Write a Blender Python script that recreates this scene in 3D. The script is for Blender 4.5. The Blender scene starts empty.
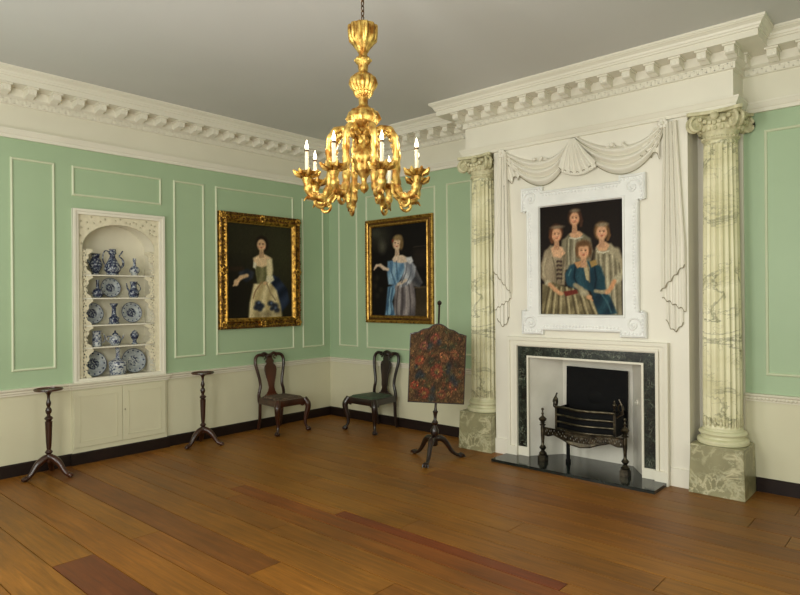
import bpy, math, random
from mathutils import Vector, Matrix
random.seed(7)
PI = math.pi
sc = bpy.context.scene
COL = sc.collection

# ------------------------------------------------------------------ camera
FPX = 618.0
yaw, roll = math.radians(41.684), math.radians(-0.472)
F = Vector((-math.sin(yaw), math.cos(yaw), 0))
R0 = Vector((math.cos(yaw), math.sin(yaw), 0)); U0 = Vector((0, 0, 1))
Rv = R0*math.cos(roll) + U0*math.sin(roll)
Uv = U0*math.cos(roll) - R0*math.sin(roll)
cam_d = bpy.data.cameras.new('camera'); cam = bpy.data.objects.new('camera', cam_d); COL.objects.link(cam)
cam_d.sensor_width = 36; cam_d.lens = FPX/800*36; cam_d.shift_y = -0.67/800
cam_d.clip_start = 0.05
M = Matrix((Rv, Uv, -F)).transposed().to_4x4(); M.translation = Vector((6.944, -6.216, 1.75))
cam.matrix_world = M
sc.camera = cam

# ------------------------------------------------------------------ world, lights, exposure
w = bpy.data.worlds.new('world'); sc.world = w; w.use_nodes = True
w.node_tree.nodes['Background'].inputs[0].default_value = (0.9, 0.95, 1, 1)
w.node_tree.nodes['Background'].inputs[1].default_value = 0.15
def area(loc, rot, sx, sy, power, col):
    l = bpy.data.lights.new('window_daylight', 'AREA'); l.shape = 'RECTANGLE'; l.size = sx; l.size_y = sy
    l.energy = power; l.color = col
    o = bpy.data.objects.new('window_daylight', l); COL.objects.link(o); o.location = loc; o.rotation_euler = rot
    return o
DAY = (1.0, 0.985, 0.93)
area((1.9, -6.80, 2.05), (PI/2, 0, 0), 1.2, 2.4, 72, DAY)
area((4.15, -6.80, 2.05), (PI/2, 0, 0), 1.2, 2.4, 125, DAY)
area((6.3, -6.80, 2.05), (PI/2, 0, 0), 1.2, 2.4, 134, DAY)
area((8.22, -3.6, 2.05), (PI/2, 0, PI/2), 1.2, 2.4, 30, DAY)
sc.view_settings.view_transform = 'Standard'; sc.view_settings.look = 'None'
sc.view_settings.exposure = -0.40; sc.view_settings.gamma = 1.0
sc.view_settings.use_curve_mapping = False

# ------------------------------------------------------------------ materials
def lin(c):
    return tuple(((x/255)/12.92 if x/255 <= .04045 else ((x/255+.055)/1.055)**2.4) for x in c)
def nt(name):
    m = bpy.data.materials.new(name); m.use_nodes = True
    t = m.node_tree; b = t.nodes['Principled BSDF']
    return m, t, b
def N(t, kind, **kw):
    n = t.nodes.new(kind)
    for k, v in kw.items():
        if k in n.inputs: n.inputs[k].default_value = v
        else: setattr(n, k, v)
    return n
def ramp(t, fac, stops):
    r = t.nodes.new('ShaderNodeValToRGB'); t.links.new(fac, r.inputs[0])
    e = r.color_ramp.elements
    while len(e) < len(stops): e.new(0.5)
    for el, (p, c) in zip(e, stops): el.position = p; el.color = (*lin(c), 1)
    return r
def bump(t, b, h, strength=.3, dist=.01):
    n = t.nodes.new('ShaderNodeBump'); n.inputs['Strength'].default_value = strength; n.inputs['Distance'].default_value = dist
    t.links.new(h, n.inputs['Height']); t.links.new(n.outputs[0], b.inputs['Normal'])
def coords(t, scale=(1, 1, 1), kind='Object'):
    c = t.nodes.new('ShaderNodeTexCoord'); m = t.nodes.new('ShaderNodeMapping'); m.inputs['Scale'].default_value = scale
    t.links.new(c.outputs[kind], m.inputs[0]); return m.outputs[0]
def noise_mat(name, c1, c2, scale=6, rough=.5, metal=0, bs=.15, bscale=None, stretch=(1, 1, 1), detail=4, lo=.35, hi=.65, spec=.5, coat=0):
    m, t, b = nt(name)
    co = coords(t, stretch)
    n = N(t, 'ShaderNodeTexNoise', Scale=scale, Detail=detail); t.links.new(co, n.inputs['Vector'])
    r = ramp(t, n.outputs[0], [(lo, c1), (hi, c2)]); t.links.new(r.outputs[0], b.inputs['Base Color'])
    b.inputs['Roughness'].default_value = rough; b.inputs['Metallic'].default_value = metal
    b.inputs['Specular IOR Level'].default_value = spec; b.inputs['Coat Weight'].default_value = coat
    if bs:
        n2 = N(t, 'ShaderNodeTexNoise', Scale=bscale or scale*6, Detail=3); t.links.new(co, n2.inputs['Vector'])
        bump(t, b, n2.outputs[0], bs, .004)
    return m
def veined(name, base, base2, vein, scale=2.2, dist=7, width=.06, rough=.3, rot=(.3, .5, .2), stretch=(1, 1, 1), vein2=None):
    m, t, b = nt(name)
    c = t.nodes.new('ShaderNodeTexCoord'); mp = t.nodes.new('ShaderNodeMapping')
    mp.inputs['Rotation'].default_value = rot; mp.inputs['Scale'].default_value = stretch
    t.links.new(c.outputs['Object'], mp.inputs[0])
    n = N(t, 'ShaderNodeTexNoise', Scale=scale, Detail=6, Distortion=dist*.15); t.links.new(mp.outputs[0], n.inputs['Vector'])
    cl = ramp(t, n.outputs[0], [(.35, base), (.65, base2)])
    def layer(src, sc_, wd, col, prev):
        nn = N(t, 'ShaderNodeTexNoise', Scale=sc_, Detail=7, Roughness=.6, Distortion=.9); t.links.new(mp.outputs[0], nn.inputs['Vector'])
        s = N(t, 'ShaderNodeMath', operation='SUBTRACT'); t.links.new(nn.outputs[0], s.inputs[0]); s.inputs[1].default_value = .5
        a = N(t, 'ShaderNodeMath', operation='ABSOLUTE'); t.links.new(s.outputs[0], a.inputs[0])
        mr = N(t, 'ShaderNodeMapRange'); t.links.new(a.outputs[0], mr.inputs[0])
        mr.inputs[1].default_value = 0; mr.inputs[2].default_value = wd; mr.inputs[3].default_value = 1; mr.inputs[4].default_value = 0
        # patchy veining
        n3 = N(t, 'ShaderNodeTexNoise', Scale=sc_*.7, Detail=2); t.links.new(mp.outputs[0], n3.inputs['Vector'])
        m3 = N(t, 'ShaderNodeMapRange'); t.links.new(n3.outputs[0], m3.inputs[0]); m3.inputs[1].default_value = .4; m3.inputs[2].default_value = .6
        mu = N(t, 'ShaderNodeMath', operation='MULTIPLY'); t.links.new(mr.outputs[0], mu.inputs[0]); t.links.new(m3.outputs[0], mu.inputs[1])
        mx = N(t, 'ShaderNodeMix', data_type='RGBA'); t.links.new(mu.outputs[0], mx.inputs[0])
        t.links.new(prev, mx.inputs[6]); mx.inputs[7].default_value = (*lin(col), 1)
        return mx.outputs[2]
    o = layer(None, scale*1.3, width, vein, cl.outputs[0])
    o = layer(None, scale*3.1, width*.8, vein2 or vein, o)
    t.links.new(o, b.inputs['Base Color']); b.inputs['Roughness'].default_value = rough
    return m
def attr_mat(name, rough=.5, attr='col', bs=0, bscale=60, spec=.5, coat=0):
    m, t, b = nt(name)
    a = t.nodes.new('ShaderNodeAttribute'); a.attribute_name = attr
    n = N(t, 'ShaderNodeTexNoise', Scale=bscale, Detail=4); t.links.new(coords(t), n.inputs['Vector'])
    mr = N(t, 'ShaderNodeMapRange'); t.links.new(n.outputs[0], mr.inputs[0]); mr.inputs[3].default_value = .86; mr.inputs[4].default_value = 1.14
    vm = N(t, 'ShaderNodeVectorMath', operation='SCALE'); t.links.new(a.outputs['Color'], vm.inputs[0]); t.links.new(mr.outputs[0], vm.inputs['Scale'])
    t.links.new(vm.outputs[0], b.inputs['Base Color'])
    b.inputs['Roughness'].default_value = rough; b.inputs['Specular IOR Level'].default_value = spec; b.inputs['Coat Weight'].default_value = coat
    if bs: bump(t, b, n.outputs[0], bs, .002)
    return m
FRIEZE = noise_mat('cream_frieze_paint', (220, 216, 197), (225, 221, 202), 1.5, .45, bs=.05, bscale=40)
CREAM = noise_mat('cream_paint', (209, 205, 176), (214, 211, 182), 1.5, .45, bs=.05, bscale=40)
TRIMC = noise_mat('cream_trim_paint', (226, 222, 206), (231, 227, 211), 2, .45, bs=.04, bscale=60)
BREAST = noise_mat('breast_paint', (229, 225, 211), (233, 229, 215), 2, .45, bs=.04, bscale=60)
GREEN = noise_mat('green_paint', (162, 185, 150), (167, 190, 155), 1.2, .5, bs=.05, bscale=40)
GMOULD = noise_mat('moulding_paint', (204, 212, 182), (210, 217, 188), 2, .4, bs=0)
CEIL = noise_mat('ceiling_paint', (202, 202, 200), (208, 208, 206), .6, .6, bs=.05, bscale=30)
BLACK = noise_mat('black_skirting_paint', (26, 14, 9), (32, 18, 12), 4, .55, bs=.05, spec=.3)
WHITEF = noise_mat('white_frame_paint', (232, 233, 230), (240, 241, 238), 6, .4, bs=.3, bscale=120)
HEMC = noise_mat('grey_brown_line_paint', (128, 122, 98), (160, 154, 128), 20, .6, bs=0)  # grey-brown for the drapery's hem and fold lines and the lock escutcheon
FRETC = noise_mat('fret_paint', (214, 207, 180), (226, 219, 192), 20, .5, bs=0)
NICHEC = noise_mat('niche_paint', (226, 221, 200), (232, 227, 206), 3, .5, bs=0)
WHITEG = noise_mat('firebox_paint', (206, 203, 190), (222, 219, 207), 3, .5, bs=.05)
SHAFT = veined('veined_cream_marble', (214, 209, 168), (232, 228, 194), (140, 140, 108), 1.3, 5, .028, .35, (.7, .5, .1), (1, 1, 2.0), (170, 168, 134))
CAPM = noise_mat('aged_stone', (182, 177, 140), (220, 214, 178), 14, .5, bs=.5, bscale=70)
BASEM = noise_mat('pale_column_stone', (205, 203, 165), (222, 219, 184), 5, .35, bs=.05)
PLINTH = veined('grey_green_marble', (132, 128, 96), (158, 153, 118), (206, 200, 164), 2.2, 6, .035, .3, (.2, .9, .7), (1, 1, 1.3), (184, 182, 150))
VERDE = veined('dark_green_marble', (12, 15, 12), (34, 42, 34), (132, 140, 122), 8, 6, .016, .25, (.2, .3, .1), (1, 1, 1), (92, 102, 86))
HEARTH = noise_mat('polished_black_slate', (16, 22, 20), (34, 42, 38), 7, .12, bs=0, spec=.6)
IRON = noise_mat('blackened_iron', (1, 1, 2), (5, 5, 6), 12, .7, 0, spec=.2, bs=.3, bscale=60)
STEEL = noise_mat('bright_worn_steel', (70, 64, 52), (120, 112, 92), 14, .3, .9, bs=.1)
BRONZE = noise_mat('dark_steel', (44, 40, 34), (92, 84, 68), 16, .3, .85, bs=.15)
MAHOG = noise_mat('dark_mahogany', (38, 20, 12), (68, 34, 20), 7, .3, bs=.06, stretch=(1, 1, .3), coat=.3)
WALNUT = noise_mat('red_walnut', (48, 22, 13), (84, 40, 22), 7, .32, bs=.06, stretch=(1, 1, .3), coat=.3)
DKWOOD = noise_mat('near_black_walnut', (22, 14, 11), (42, 25, 18), 7, .33, bs=.06, stretch=(1, 1, .3), coat=.3)
GREENLEA = noise_mat('green_damask', (52, 66, 52), (76, 90, 70), 30, .6, bs=.2)
NEEDLE = noise_mat('needlework', (52, 40, 32), (112, 92, 74), 45, .8, bs=.3, lo=.4, hi=.6)
GOLD = noise_mat('burnished_gilding', (146, 98, 40), (228, 196, 110), 26, .4, .9, bs=.7, bscale=48)
GILT = noise_mat('antique_gilding', (96, 66, 26), (196, 150, 66), 26, .36, .9, bs=.6, bscale=60, lo=.38, hi=.62)
GILTD = noise_mat('dulled_gilding', (74, 48, 20), (120, 84, 38), 22, .45, .7, bs=.6, bscale=70)
GILTB = noise_mat('bright_gilding', (150, 112, 50), (206, 164, 84), 26, .34, .9, bs=.3, bscale=60)
WAX = noise_mat('ivory_candle', (214, 205, 172), (222, 214, 182), 8, .4, bs=0)
CHAIN = noise_mat('bronze_chain', (70, 50, 34), (110, 84, 56), 20, .4, .8, bs=0)
def emis(name, c, s):
    m, t, b = nt(name); b.inputs['Base Color'].default_value = (*lin(c), 1)
    b.inputs['Emission Color'].default_value = (*lin(c), 1); b.inputs['Emission Strength'].default_value = s
    return m
FLAME = emis('lit_bulb', (255, 240, 205), 9)
DELFT, t_, b_ = nt('delft_glaze')
_co = coords(t_)
_n = N(t_, 'ShaderNodeTexNoise', Scale=46, Detail=3, Distortion=.6); t_.links.new(_co, _n.inputs['Vector'])
_r = ramp(t_, _n.outputs[0], [(.42, (32, 38, 62)), (.52, (70, 80, 104)), (.62, (164, 170, 172))]); t_.links.new(_r.outputs[0], b_.inputs['Base Color'])
b_.inputs['Roughness'].default_value = .22
DELFTW, t_, b_ = nt('delft_glaze_pale')
_co = coords(t_)
_n = N(t_, 'ShaderNodeTexNoise', Scale=44, Detail=3, Distortion=.6); t_.links.new(_co, _n.inputs['Vector'])
_r = ramp(t_, _n.outputs[0], [(.38, (42, 50, 78)), (.46, (104, 114, 134)), (.54, (184, 188, 186))]); t_.links.new(_r.outputs[0], b_.inputs['Base Color'])
b_.inputs['Roughness'].default_value = .22
DPALE = noise_mat('pale_glaze', (150, 158, 164), (178, 184, 184), 30, .25, bs=0)
DBLUE = noise_mat('cobalt_rim', (36, 44, 70), (78, 90, 118), 40, .25, bs=0)
PAINT = attr_mat('oil_paint', .55, bs=.1, bscale=70, spec=.12)
STITCH = attr_mat('stitched_silk', .75, bs=.5, bscale=160, spec=.2)
# floorboards: tint stored per board, grain running along x
FLOOR, t, b = nt('old_pine_boards')
_a = t.nodes.new('ShaderNodeAttribute'); _a.attribute_name = 'col'
_c = t.nodes.new('ShaderNodeTexCoord'); _ad = N(t, 'ShaderNodeVectorMath', operation='ADD')
_sc = N(t, 'ShaderNodeVectorMath', operation='SCALE'); t.links.new(_a.outputs['Color'], _sc.inputs[0]); _sc.inputs['Scale'].default_value = 37
t.links.new(_c.outputs['Object'], _ad.inputs[0]); t.links.new(_sc.outputs[0], _ad.inputs[1])
_m = t.nodes.new('ShaderNodeMapping'); _m.inputs['Scale'].default_value = (.55, 9, 1); t.links.new(_ad.outputs[0], _m.inputs[0])
_n = N(t, 'ShaderNodeTexNoise', Scale=3.0, Detail=9, Roughness=.72, Distortion=.8); t.links.new(_m.outputs[0], _n.inputs['Vector'])
_n2 = N(t, 'ShaderNodeTexNoise', Scale=1.3, Detail=3); t.links.new(_c.outputs['Object'], _n2.inputs['Vector'])
_mr = N(t, 'ShaderNodeMapRange'); t.links.new(_n.outputs[0], _mr.inputs[0]); _mr.inputs[1].default_value = .25; _mr.inputs[2].default_value = .75; _mr.inputs[3].default_value = .5; _mr.inputs[4].default_value = 1.5
_mr2 = N(t, 'ShaderNodeMapRange'); t.links.new(_n2.outputs[0], _mr2.inputs[0]); _mr2.inputs[1].default_value = .3; _mr2.inputs[2].default_value = .7; _mr2.inputs[3].default_value = .84; _mr2.inputs[4].default_value = 1.16
_mu = N(t, 'ShaderNodeMath', operation='MULTIPLY'); t.links.new(_mr.outputs[0], _mu.inputs[0]); t.links.new(_mr2.outputs[0], _mu.inputs[1])
_v = N(t, 'ShaderNodeVectorMath', operation='SCALE'); t.links.new(_a.outputs['Color'], _v.inputs[0]); t.links.new(_mu.outputs[0], _v.inputs['Scale'])
t.links.new(_v.outputs[0], b.inputs['Base Color'])
_rr = N(t, 'ShaderNodeMapRange'); t.links.new(_n.outputs[0], _rr.inputs[0]); _rr.inputs[3].default_value = .38; _rr.inputs[4].default_value = .5
t.links.new(_rr.outputs[0], b.inputs['Roughness']); b.inputs['Specular IOR Level'].default_value = .35
bump(t, b, _n.outputs[0], .15, .003)

# ------------------------------------------------------------------ mesh builder
class MB:
    def __init__(s): s.v = []; s.f = []; s.mi = []; s.col = []
    def add(s, vs, fs, mi=0, T=None, col=None):
        o = len(s.v)
        for p in vs:
            p = Vector(p)
            s.v.append(tuple(T @ p) if T else tuple(p)); s.col.append(col or (1, 1, 1))
        for f in fs: s.f.append([o+i for i in f]); s.mi.append(mi)
        return s
    def box(s, a, b, mi=0, T=None, col=None):
        x0, y0, z0 = a; x1, y1, z1 = b
        return s.add([(x0,y0,z0),(x1,y0,z0),(x1,y1,z0),(x0,y1,z0),(x0,y0,z1),(x1,y0,z1),(x1,y1,z1),(x0,y1,z1)],
              [(0,3,2,1),(4,5,6,7),(0,1,5,4),(1,2,6,5),(2,3,7,6),(3,0,4,7)], mi, T, col)
    def taper(s, c0, s0, c1, s1, mi=0, T=None):      # box from rect (cx,cy,z) half (a,b) to another
        v = []
        for (cx, cy, z), (a, b_) in ((c0, s0), (c1, s1)):
            v += [(cx-a, cy-b_, z), (cx+a, cy-b_, z), (cx+a, cy+b_, z), (cx-a, cy+b_, z)]
        return s.add(v, [(0,3,2,1),(4,5,6,7),(0,1,5,4),(1,2,6,5),(2,3,7,6),(3,0,4,7)], mi, T)
    def lathe(s, prof, n=32, c=(0, 0, 0), mi=0, T=None, mod=None, cap=True):
        vs = []; fs = []; m = len(prof)
        for (r, z) in prof:
            for k in range(n):
                a = 2*PI*k/n; rr = r*(mod(a, z) if mod else 1)
                vs.append((c[0]+rr*math.cos(a), c[1]+rr*math.sin(a), c[2]+z))
        for i in range(m-1):
            for k in range(n):
                k2 = (k+1) % n; fs.append((i*n+k, i*n+k2, (i+1)*n+k2, (i+1)*n+k))
        if cap and prof[0][0] > 1e-5: fs.append(tuple(range(n-1, -1, -1)))
        if cap and prof[-1][0] > 1e-5: fs.append(tuple((m-1)*n+k for k in range(n)))
        return s.add(vs, fs, mi, T)
    def tube(s, path, rad, n=10, mi=0, T=None, closed=False, flat=1.0, up=None):
        P = [Vector(p) for p in path]; m = len(P)
        R = rad if hasattr(rad, '__len__') else [rad]*m
        vs = []; fs = []; prev = None
        for i, p in enumerate(P):
            if closed: d = P[(i+1) % m]-P[i-1]
            else: d = P[min(i+1, m-1)]-P[max(i-1, 0)]
            if d.length < 1e-9: d = Vector((0, 0, 1))
            d.normalize()
            if up is not None: a = Vector(up)-d*d.dot(Vector(up))
            elif prev is None: a = d.orthogonal()
            else: a = prev-d*d.dot(prev)
            if a.length < 1e-6: a = d.orthogonal()
            a.normalize(); prev = a; b_ = d.cross(a)
            for k in range(n):
                t_ = 2*PI*k/n; vs.append(p+a*(R[i]*math.cos(t_)*flat)+b_*(R[i]*math.sin(t_)))
        for i in range(m if closed else m-1):
            j = (i+1) % m
            for k in range(n):
                k2 = (k+1) % n; fs.append((i*n+k, i*n+k2, j*n+k2, j*n+k))
        if not closed: fs.append(tuple(range(n-1, -1, -1))); fs.append(tuple((m-1)*n+k for k in range(n)))
        return s.add(vs, fs, mi, T)
    def ball(s, c, r, n=12, mi=0, T=None):
        if not hasattr(r, '__len__'): r = (r, r, r)
        h = max(4, n//2); vs = []; fs = []
        for i in range(h+1):
            th = PI*i/h
            for k in range(n):
                a = 2*PI*k/n; vs.append((c[0]+r[0]*math.sin(th)*math.cos(a), c[1]+r[1]*math.sin(th)*math.sin(a), c[2]-r[2]*math.cos(th)))
        for i in range(h):
            for k in range(n):
                k2 = (k+1) % n; fs.append((i*n+k, i*n+k2, (i+1)*n+k2, (i+1)*n+k))
        return s.add(vs, fs, mi, T)
    def grid(s, nu, nv, fn, mi=0, T=None, cfn=None, flip=False):
        o = len(s.v)
        for j in range(nv+1):
            for i in range(nu+1):
                p = Vector(fn(i/nu, j/nv)); s.v.append(tuple(T @ p) if T else tuple(p))
                s.col.append(cfn(i/nu, j/nv) if cfn else (1, 1, 1))
        for j in range(nv):
            for i in range(nu):
                a = o+j*(nu+1)+i; q = [a, a+1, a+nu+2, a+nu+1]
                s.f.append(q[::-1] if flip else q); s.mi.append(mi)
        return s
    def sweep(s, path, prof, closed=False, mi=0, cap=True):
        # path: (x,y) list walked so the room lies to the left; prof: (e,z) offsets into the room
        m = len(path); P = [Vector((a, b_)) for a, b_ in path]; k = len(prof); vs = []; fs = []
        def nrm(a, b_): d = (b_-a).normalized(); return Vector((-d.y, d.x))
        for i in range(m):
            if closed or 0 < i < m-1:
                n1 = nrm(P[i-1], P[i]); n2 = nrm(P[i], P[(i+1) % m]); q = n1+n2; q = q/(q.dot(n1))
            elif i == 0: q = nrm(P[0], P[1])
            else: q = nrm(P[-2], P[-1])
            for e, z in prof: vs.append((P[i].x+q.x*e, P[i].y+q.y*e, z))
        for i in range(m if closed else m-1):
            j = (i+1) % m
            for t_ in range(k-1): fs.append((i*k+t_, j*k+t_, j*k+t_+1, i*k+t_+1))
        if not closed and cap: fs.append(tuple(range(k))); fs.append(tuple((m-1)*k+t_ for t_ in range(k-1, -1, -1)))
        return s.add(vs, fs, mi)
    def flat(s, outlines, depth, T=None, mi=0, bevel=0):
        # closed 2-D outlines (outer and holes) filled and given a thickness, centred on local z
        cu = bpy.data.curves.new('tmp', 'CURVE'); cu.dimensions = '2D'; cu.fill_mode = 'BOTH'; cu.extrude = depth/2; cu.bevel_depth = bevel; cu.bevel_resolution = 1
        for ol in outlines:
            sp = cu.splines.new('POLY'); sp.points.add(len(ol)-1); sp.use_cyclic_u = True
            for pt, q in zip(sp.points, ol): pt.co = (q[0], q[1], 0, 1)
        ob = bpy.data.objects.new('tmp', cu); me = bpy.data.meshes.new_from_object(ob)
        s.add([v.co.copy() for v in me.vertices], [tuple(p.vertices) for p in me.polygons], mi, T)
        bpy.data.objects.remove(ob); bpy.data.curves.remove(cu); bpy.data.meshes.remove(me)
        return s
    def build(s, name, mats, parent=None, smooth=True, bevel=0, colors=False, angle=40, weld=False):
        if not isinstance(mats, (list, tuple)): mats = [mats]
        me = bpy.data.meshes.new(name); me.from_pydata(s.v, [], s.f)
        for m in mats: me.materials.append(m)
        me.polygons.foreach_set('material_index', s.mi)
        if smooth: me.polygons.foreach_set('use_smooth', [True]*len(s.f)); me.set_sharp_from_angle(angle=math.radians(angle))
        if colors:
            at = me.color_attributes.new('col', 'FLOAT_COLOR', 'POINT')
            at.data.foreach_set('color', [x for c in s.col for x in (*c, 1.0)])
        me.update()
        o = bpy.data.objects.new(name, me); COL.objects.link(o)
        if parent: o.parent = parent
        if bevel:
            bm_ = o.modifiers.new('bevel', 'BEVEL'); bm_.width = bevel; bm_.segments = 2; bm_.limit_method = 'ANGLE'; bm_.angle_limit = math.radians(50)
        return o
def fix_normals(o):
    import bmesh
    b_ = bmesh.new(); b_.from_mesh(o.data); bmesh.ops.recalc_face_normals(b_, faces=b_.faces[:]); b_.to_mesh(o.data); b_.free()
def tag(o, label, cat, group=None):
    o['label'] = label; o['category'] = cat
    if group: o['group'] = group
    return o
def thing(name, label, cat, loc=(0, 0, 0), rz=0, group=None):
    o = bpy.data.objects.new(name, None); COL.objects.link(o); o.location = loc; o.rotation_euler = (0, 0, rz); o.empty_display_size = .1
    return tag(o, label, cat, group)
def struct(o): o['kind'] = 'structure'; return o
def copy_tree(o, parent=None):
    c = o.copy(); COL.objects.link(c); c.parent = parent
    for ch in [q for q in bpy.data.objects if q.parent == o]: copy_tree(ch, c)
    return c
def frame(o, ex, ey, ez):        # matrix from origin and axes
    m = Matrix((Vector(ex), Vector(ey), Vector(ez))).transposed().to_4x4(); m.translation = Vector(o); return m
def catmull(pts, n=6):
    P = [Vector(p) for p in pts]; out = []
    for i in range(len(P)-1):
        p0 = P[max(i-1, 0)]; p1 = P[i]; p2 = P[i+1]; p3 = P[min(i+2, len(P)-1)]
        for k in range(n):
            t_ = k/n; out.append(.5*((2*p1)+(-p0+p2)*t_+(2*p0-5*p1+4*p2-p3)*t_*t_+(-p0+3*p1-3*p2+p3)*t_**3))
    out.append(P[-1]); return out
def lerp(a, b_, t_): return a+(b_-a)*t_
def interp(x, tab):
    if x <= tab[0][0]: return tab[0][1]
    for (a, b_), (c, d) in zip(tab, tab[1:]):
        if x <= c: return lerp(b_, d, (x-a)/(c-a)) if c > a else d
    return tab[-1][1]

# ------------------------------------------------------------------ room shell
RX, RY, RH, D = 8.29, -6.86, 3.985, .33
BX0, BX1 = 3.13, 5.185            # chimney breast
EX0, EX1 = 2.74, 5.56             # entablature over the columns
rows = [-7.0, -6.72, -6.44, -6.15, -5.87, -5.58, -5.30, -5.02, -4.72, -4.45, -4.17, -3.945, -3.69, -3.42, -3.20, -3.03, -2.86, -2.745, -2.50, -2.27, -2.02, -1.78, -1.53, -1.27, -1.03, -.78, -.52, -.27, 0]
TONEK = .95
tones = [(134, 88, 28), (130, 84, 27), (127, 81, 27), (138, 90, 29), (124, 77, 27), (132, 84, 27), (129, 83, 30), (136, 86, 27)]
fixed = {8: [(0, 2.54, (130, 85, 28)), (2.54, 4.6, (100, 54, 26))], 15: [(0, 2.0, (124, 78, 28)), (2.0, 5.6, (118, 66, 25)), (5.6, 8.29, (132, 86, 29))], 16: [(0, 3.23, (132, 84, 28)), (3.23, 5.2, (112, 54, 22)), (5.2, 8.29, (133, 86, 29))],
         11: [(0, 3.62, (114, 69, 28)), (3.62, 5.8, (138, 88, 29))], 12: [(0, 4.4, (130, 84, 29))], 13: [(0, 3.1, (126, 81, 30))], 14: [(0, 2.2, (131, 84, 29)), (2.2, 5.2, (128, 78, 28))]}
fl = MB()
for i in range(len(rows)-1):
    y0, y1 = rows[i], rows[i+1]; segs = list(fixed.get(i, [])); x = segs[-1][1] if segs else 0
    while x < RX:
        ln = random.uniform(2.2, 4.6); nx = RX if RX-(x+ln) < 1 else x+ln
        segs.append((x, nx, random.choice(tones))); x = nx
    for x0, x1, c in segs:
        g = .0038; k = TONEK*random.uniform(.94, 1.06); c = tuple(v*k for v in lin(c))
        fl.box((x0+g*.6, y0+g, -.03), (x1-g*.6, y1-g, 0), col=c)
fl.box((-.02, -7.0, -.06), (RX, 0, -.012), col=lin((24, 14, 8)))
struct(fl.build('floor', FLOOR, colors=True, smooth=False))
struct(MB().box((-.3, RY-.3, RH), (RX+.3, .3, RH+.12)).build('ceiling', CEIL, smooth=False))
NY0, NY1, NZ0, NZ1 = -3.60, -2.65, .862, 2.68     # hole for the alcove
wl = MB()
ZD = .857
wl.box((-.35, RY-.2, 0), (0, .35, ZD), 1)
wl.box((-.35, RY-.2, ZD), (0, NY0, 3.37)); wl.box((-.35, NY1, ZD), (0, .35, 3.37)); wl.box((-.35, NY0, NZ1), (0, NY1, 3.37))
wl.box((-.35, RY-.2, 3.37), (0, .35, RH), 2)
struct(wl.build('wall_left', [GREEN, CREAM, FRIEZE], smooth=False))
wf = MB(); wf.box((0, 0, 0), (RX+.2, .35, ZD), 1).box((0, 0, ZD), (RX+.2, .35, 3.37)).box((0, 0, 3.37), (RX+.2, .35, RH), 2)
struct(wf.build('wall_far', [GREEN, CREAM, FRIEZE], smooth=False))
wr = MB(); wr.box((RX, RY-.2, 0), (RX+.2, 0, ZD), 1).box((RX, RY-.2, ZD), (RX+.2, 0, 3.37)).box((RX, RY-.2, 3.37), (RX+.2, 0, RH), 1)
struct(wr.build('wall_right', [GREEN, CREAM], smooth=False))
wn = MB(); wn.box((0, RY-.2, 0), (RX, RY, ZD), 1).box((0, RY-.2, ZD), (RX, RY, 3.37)).box((0, RY-.2, 3.37), (RX, RY, RH), 1)
struct(wn.build('wall_near', [GREEN, CREAM], smooth=False))
# chimney breast with firebox opening
OX0, OX1, OZ = 3.562, 4.768, 1.092
cb = MB()
cb.box((BX0, -D, 0), (OX0, 0, 3.37)).box((OX1, -D, 0), (BX1, 0, 3.37)).box((OX0, -D, OZ), (OX1, 0, 3.37))
for xa, xb in ((OX0, 3.795), (OX1, 4.555)):
    cb.add([(xa, -D, .03), (xb, -.03, .03), (xa, -.03, .03), (xa, -D, OZ), (xb, -.03, OZ), (xa, -.03, OZ)], [(0, 1, 4, 3), (1, 2, 5, 4), (2, 0, 3, 5)], 1)
cb.box((OX0, -.03, 0), (OX1, -.001, OZ), 1)
cb.box((BX0, -D-.018, 0), (3.311, -D, .165)).box((5.019, -D-.018, 0), (BX1, -D, .165)).box((BX1, -D, 0), (BX1+.012, -.01, .165))
struct(cb.build('wall_chimney_breast', [BREAST, WHITEG], smooth=False))
# pilaster strips behind the columns
for i, (a, b_) in enumerate(((2.735, 3.13), (BX1, 5.565))):
    struct(MB().box((a, -.03, 0), (b_, 0, 3.37)).build('trim_%d' % (i+1), BREAST, smooth=False))

# entablature (path walked with the room on the left: counter-clockwise seen from above)
LOOP = [(RX, 0), (EX1, 0), (EX1, -D), (EX0, -D), (EX0, 0), (0, 0), (0, RY), (RX, RY)]
ent = MB()
ent.box((EX0, -D, 3.355), (EX1, 0, RH))
ent.sweep(LOOP, [(0, 3.355), (.028, 3.355), (.028, 3.385), (.036, 3.395), (.05, 3.425), (.055, 3.432), (.055, 3.446), (.03, 3.452), (0, 3.458)], True)
ent.sweep(LOOP, [(0, 3.685), (.022, 3.69), (.022, 3.745), (.035, 3.75), (.06, 3.765), (.06, 3.84), (.235, 3.842), (.24, 3.84), (.24, 3.893), (.252, 3.897), (.254, 3.912), (.262, 3.917), (.268, 3.935), (.288, 3.952), (.296, 3.955), (.296, 3.962), (.305, 3.965), (.305, RH-.0005)], True)
segsL = list(zip(LOOP, LOOP[1:]+LOOP[:1]))
def visible(x, y): return not (y < -5.2 or x > 7.4)
def along(a, b_, off0, off1):
    a = Vector(a); b_ = Vector(b_); d = (b_-a).normalized(); n = Vector((-d.y, d.x)); return a, d, n, (b_-a).length
modm = MB()
PITCH = .226; SX0 = (RX-5.825)-PITCH*10
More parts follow.
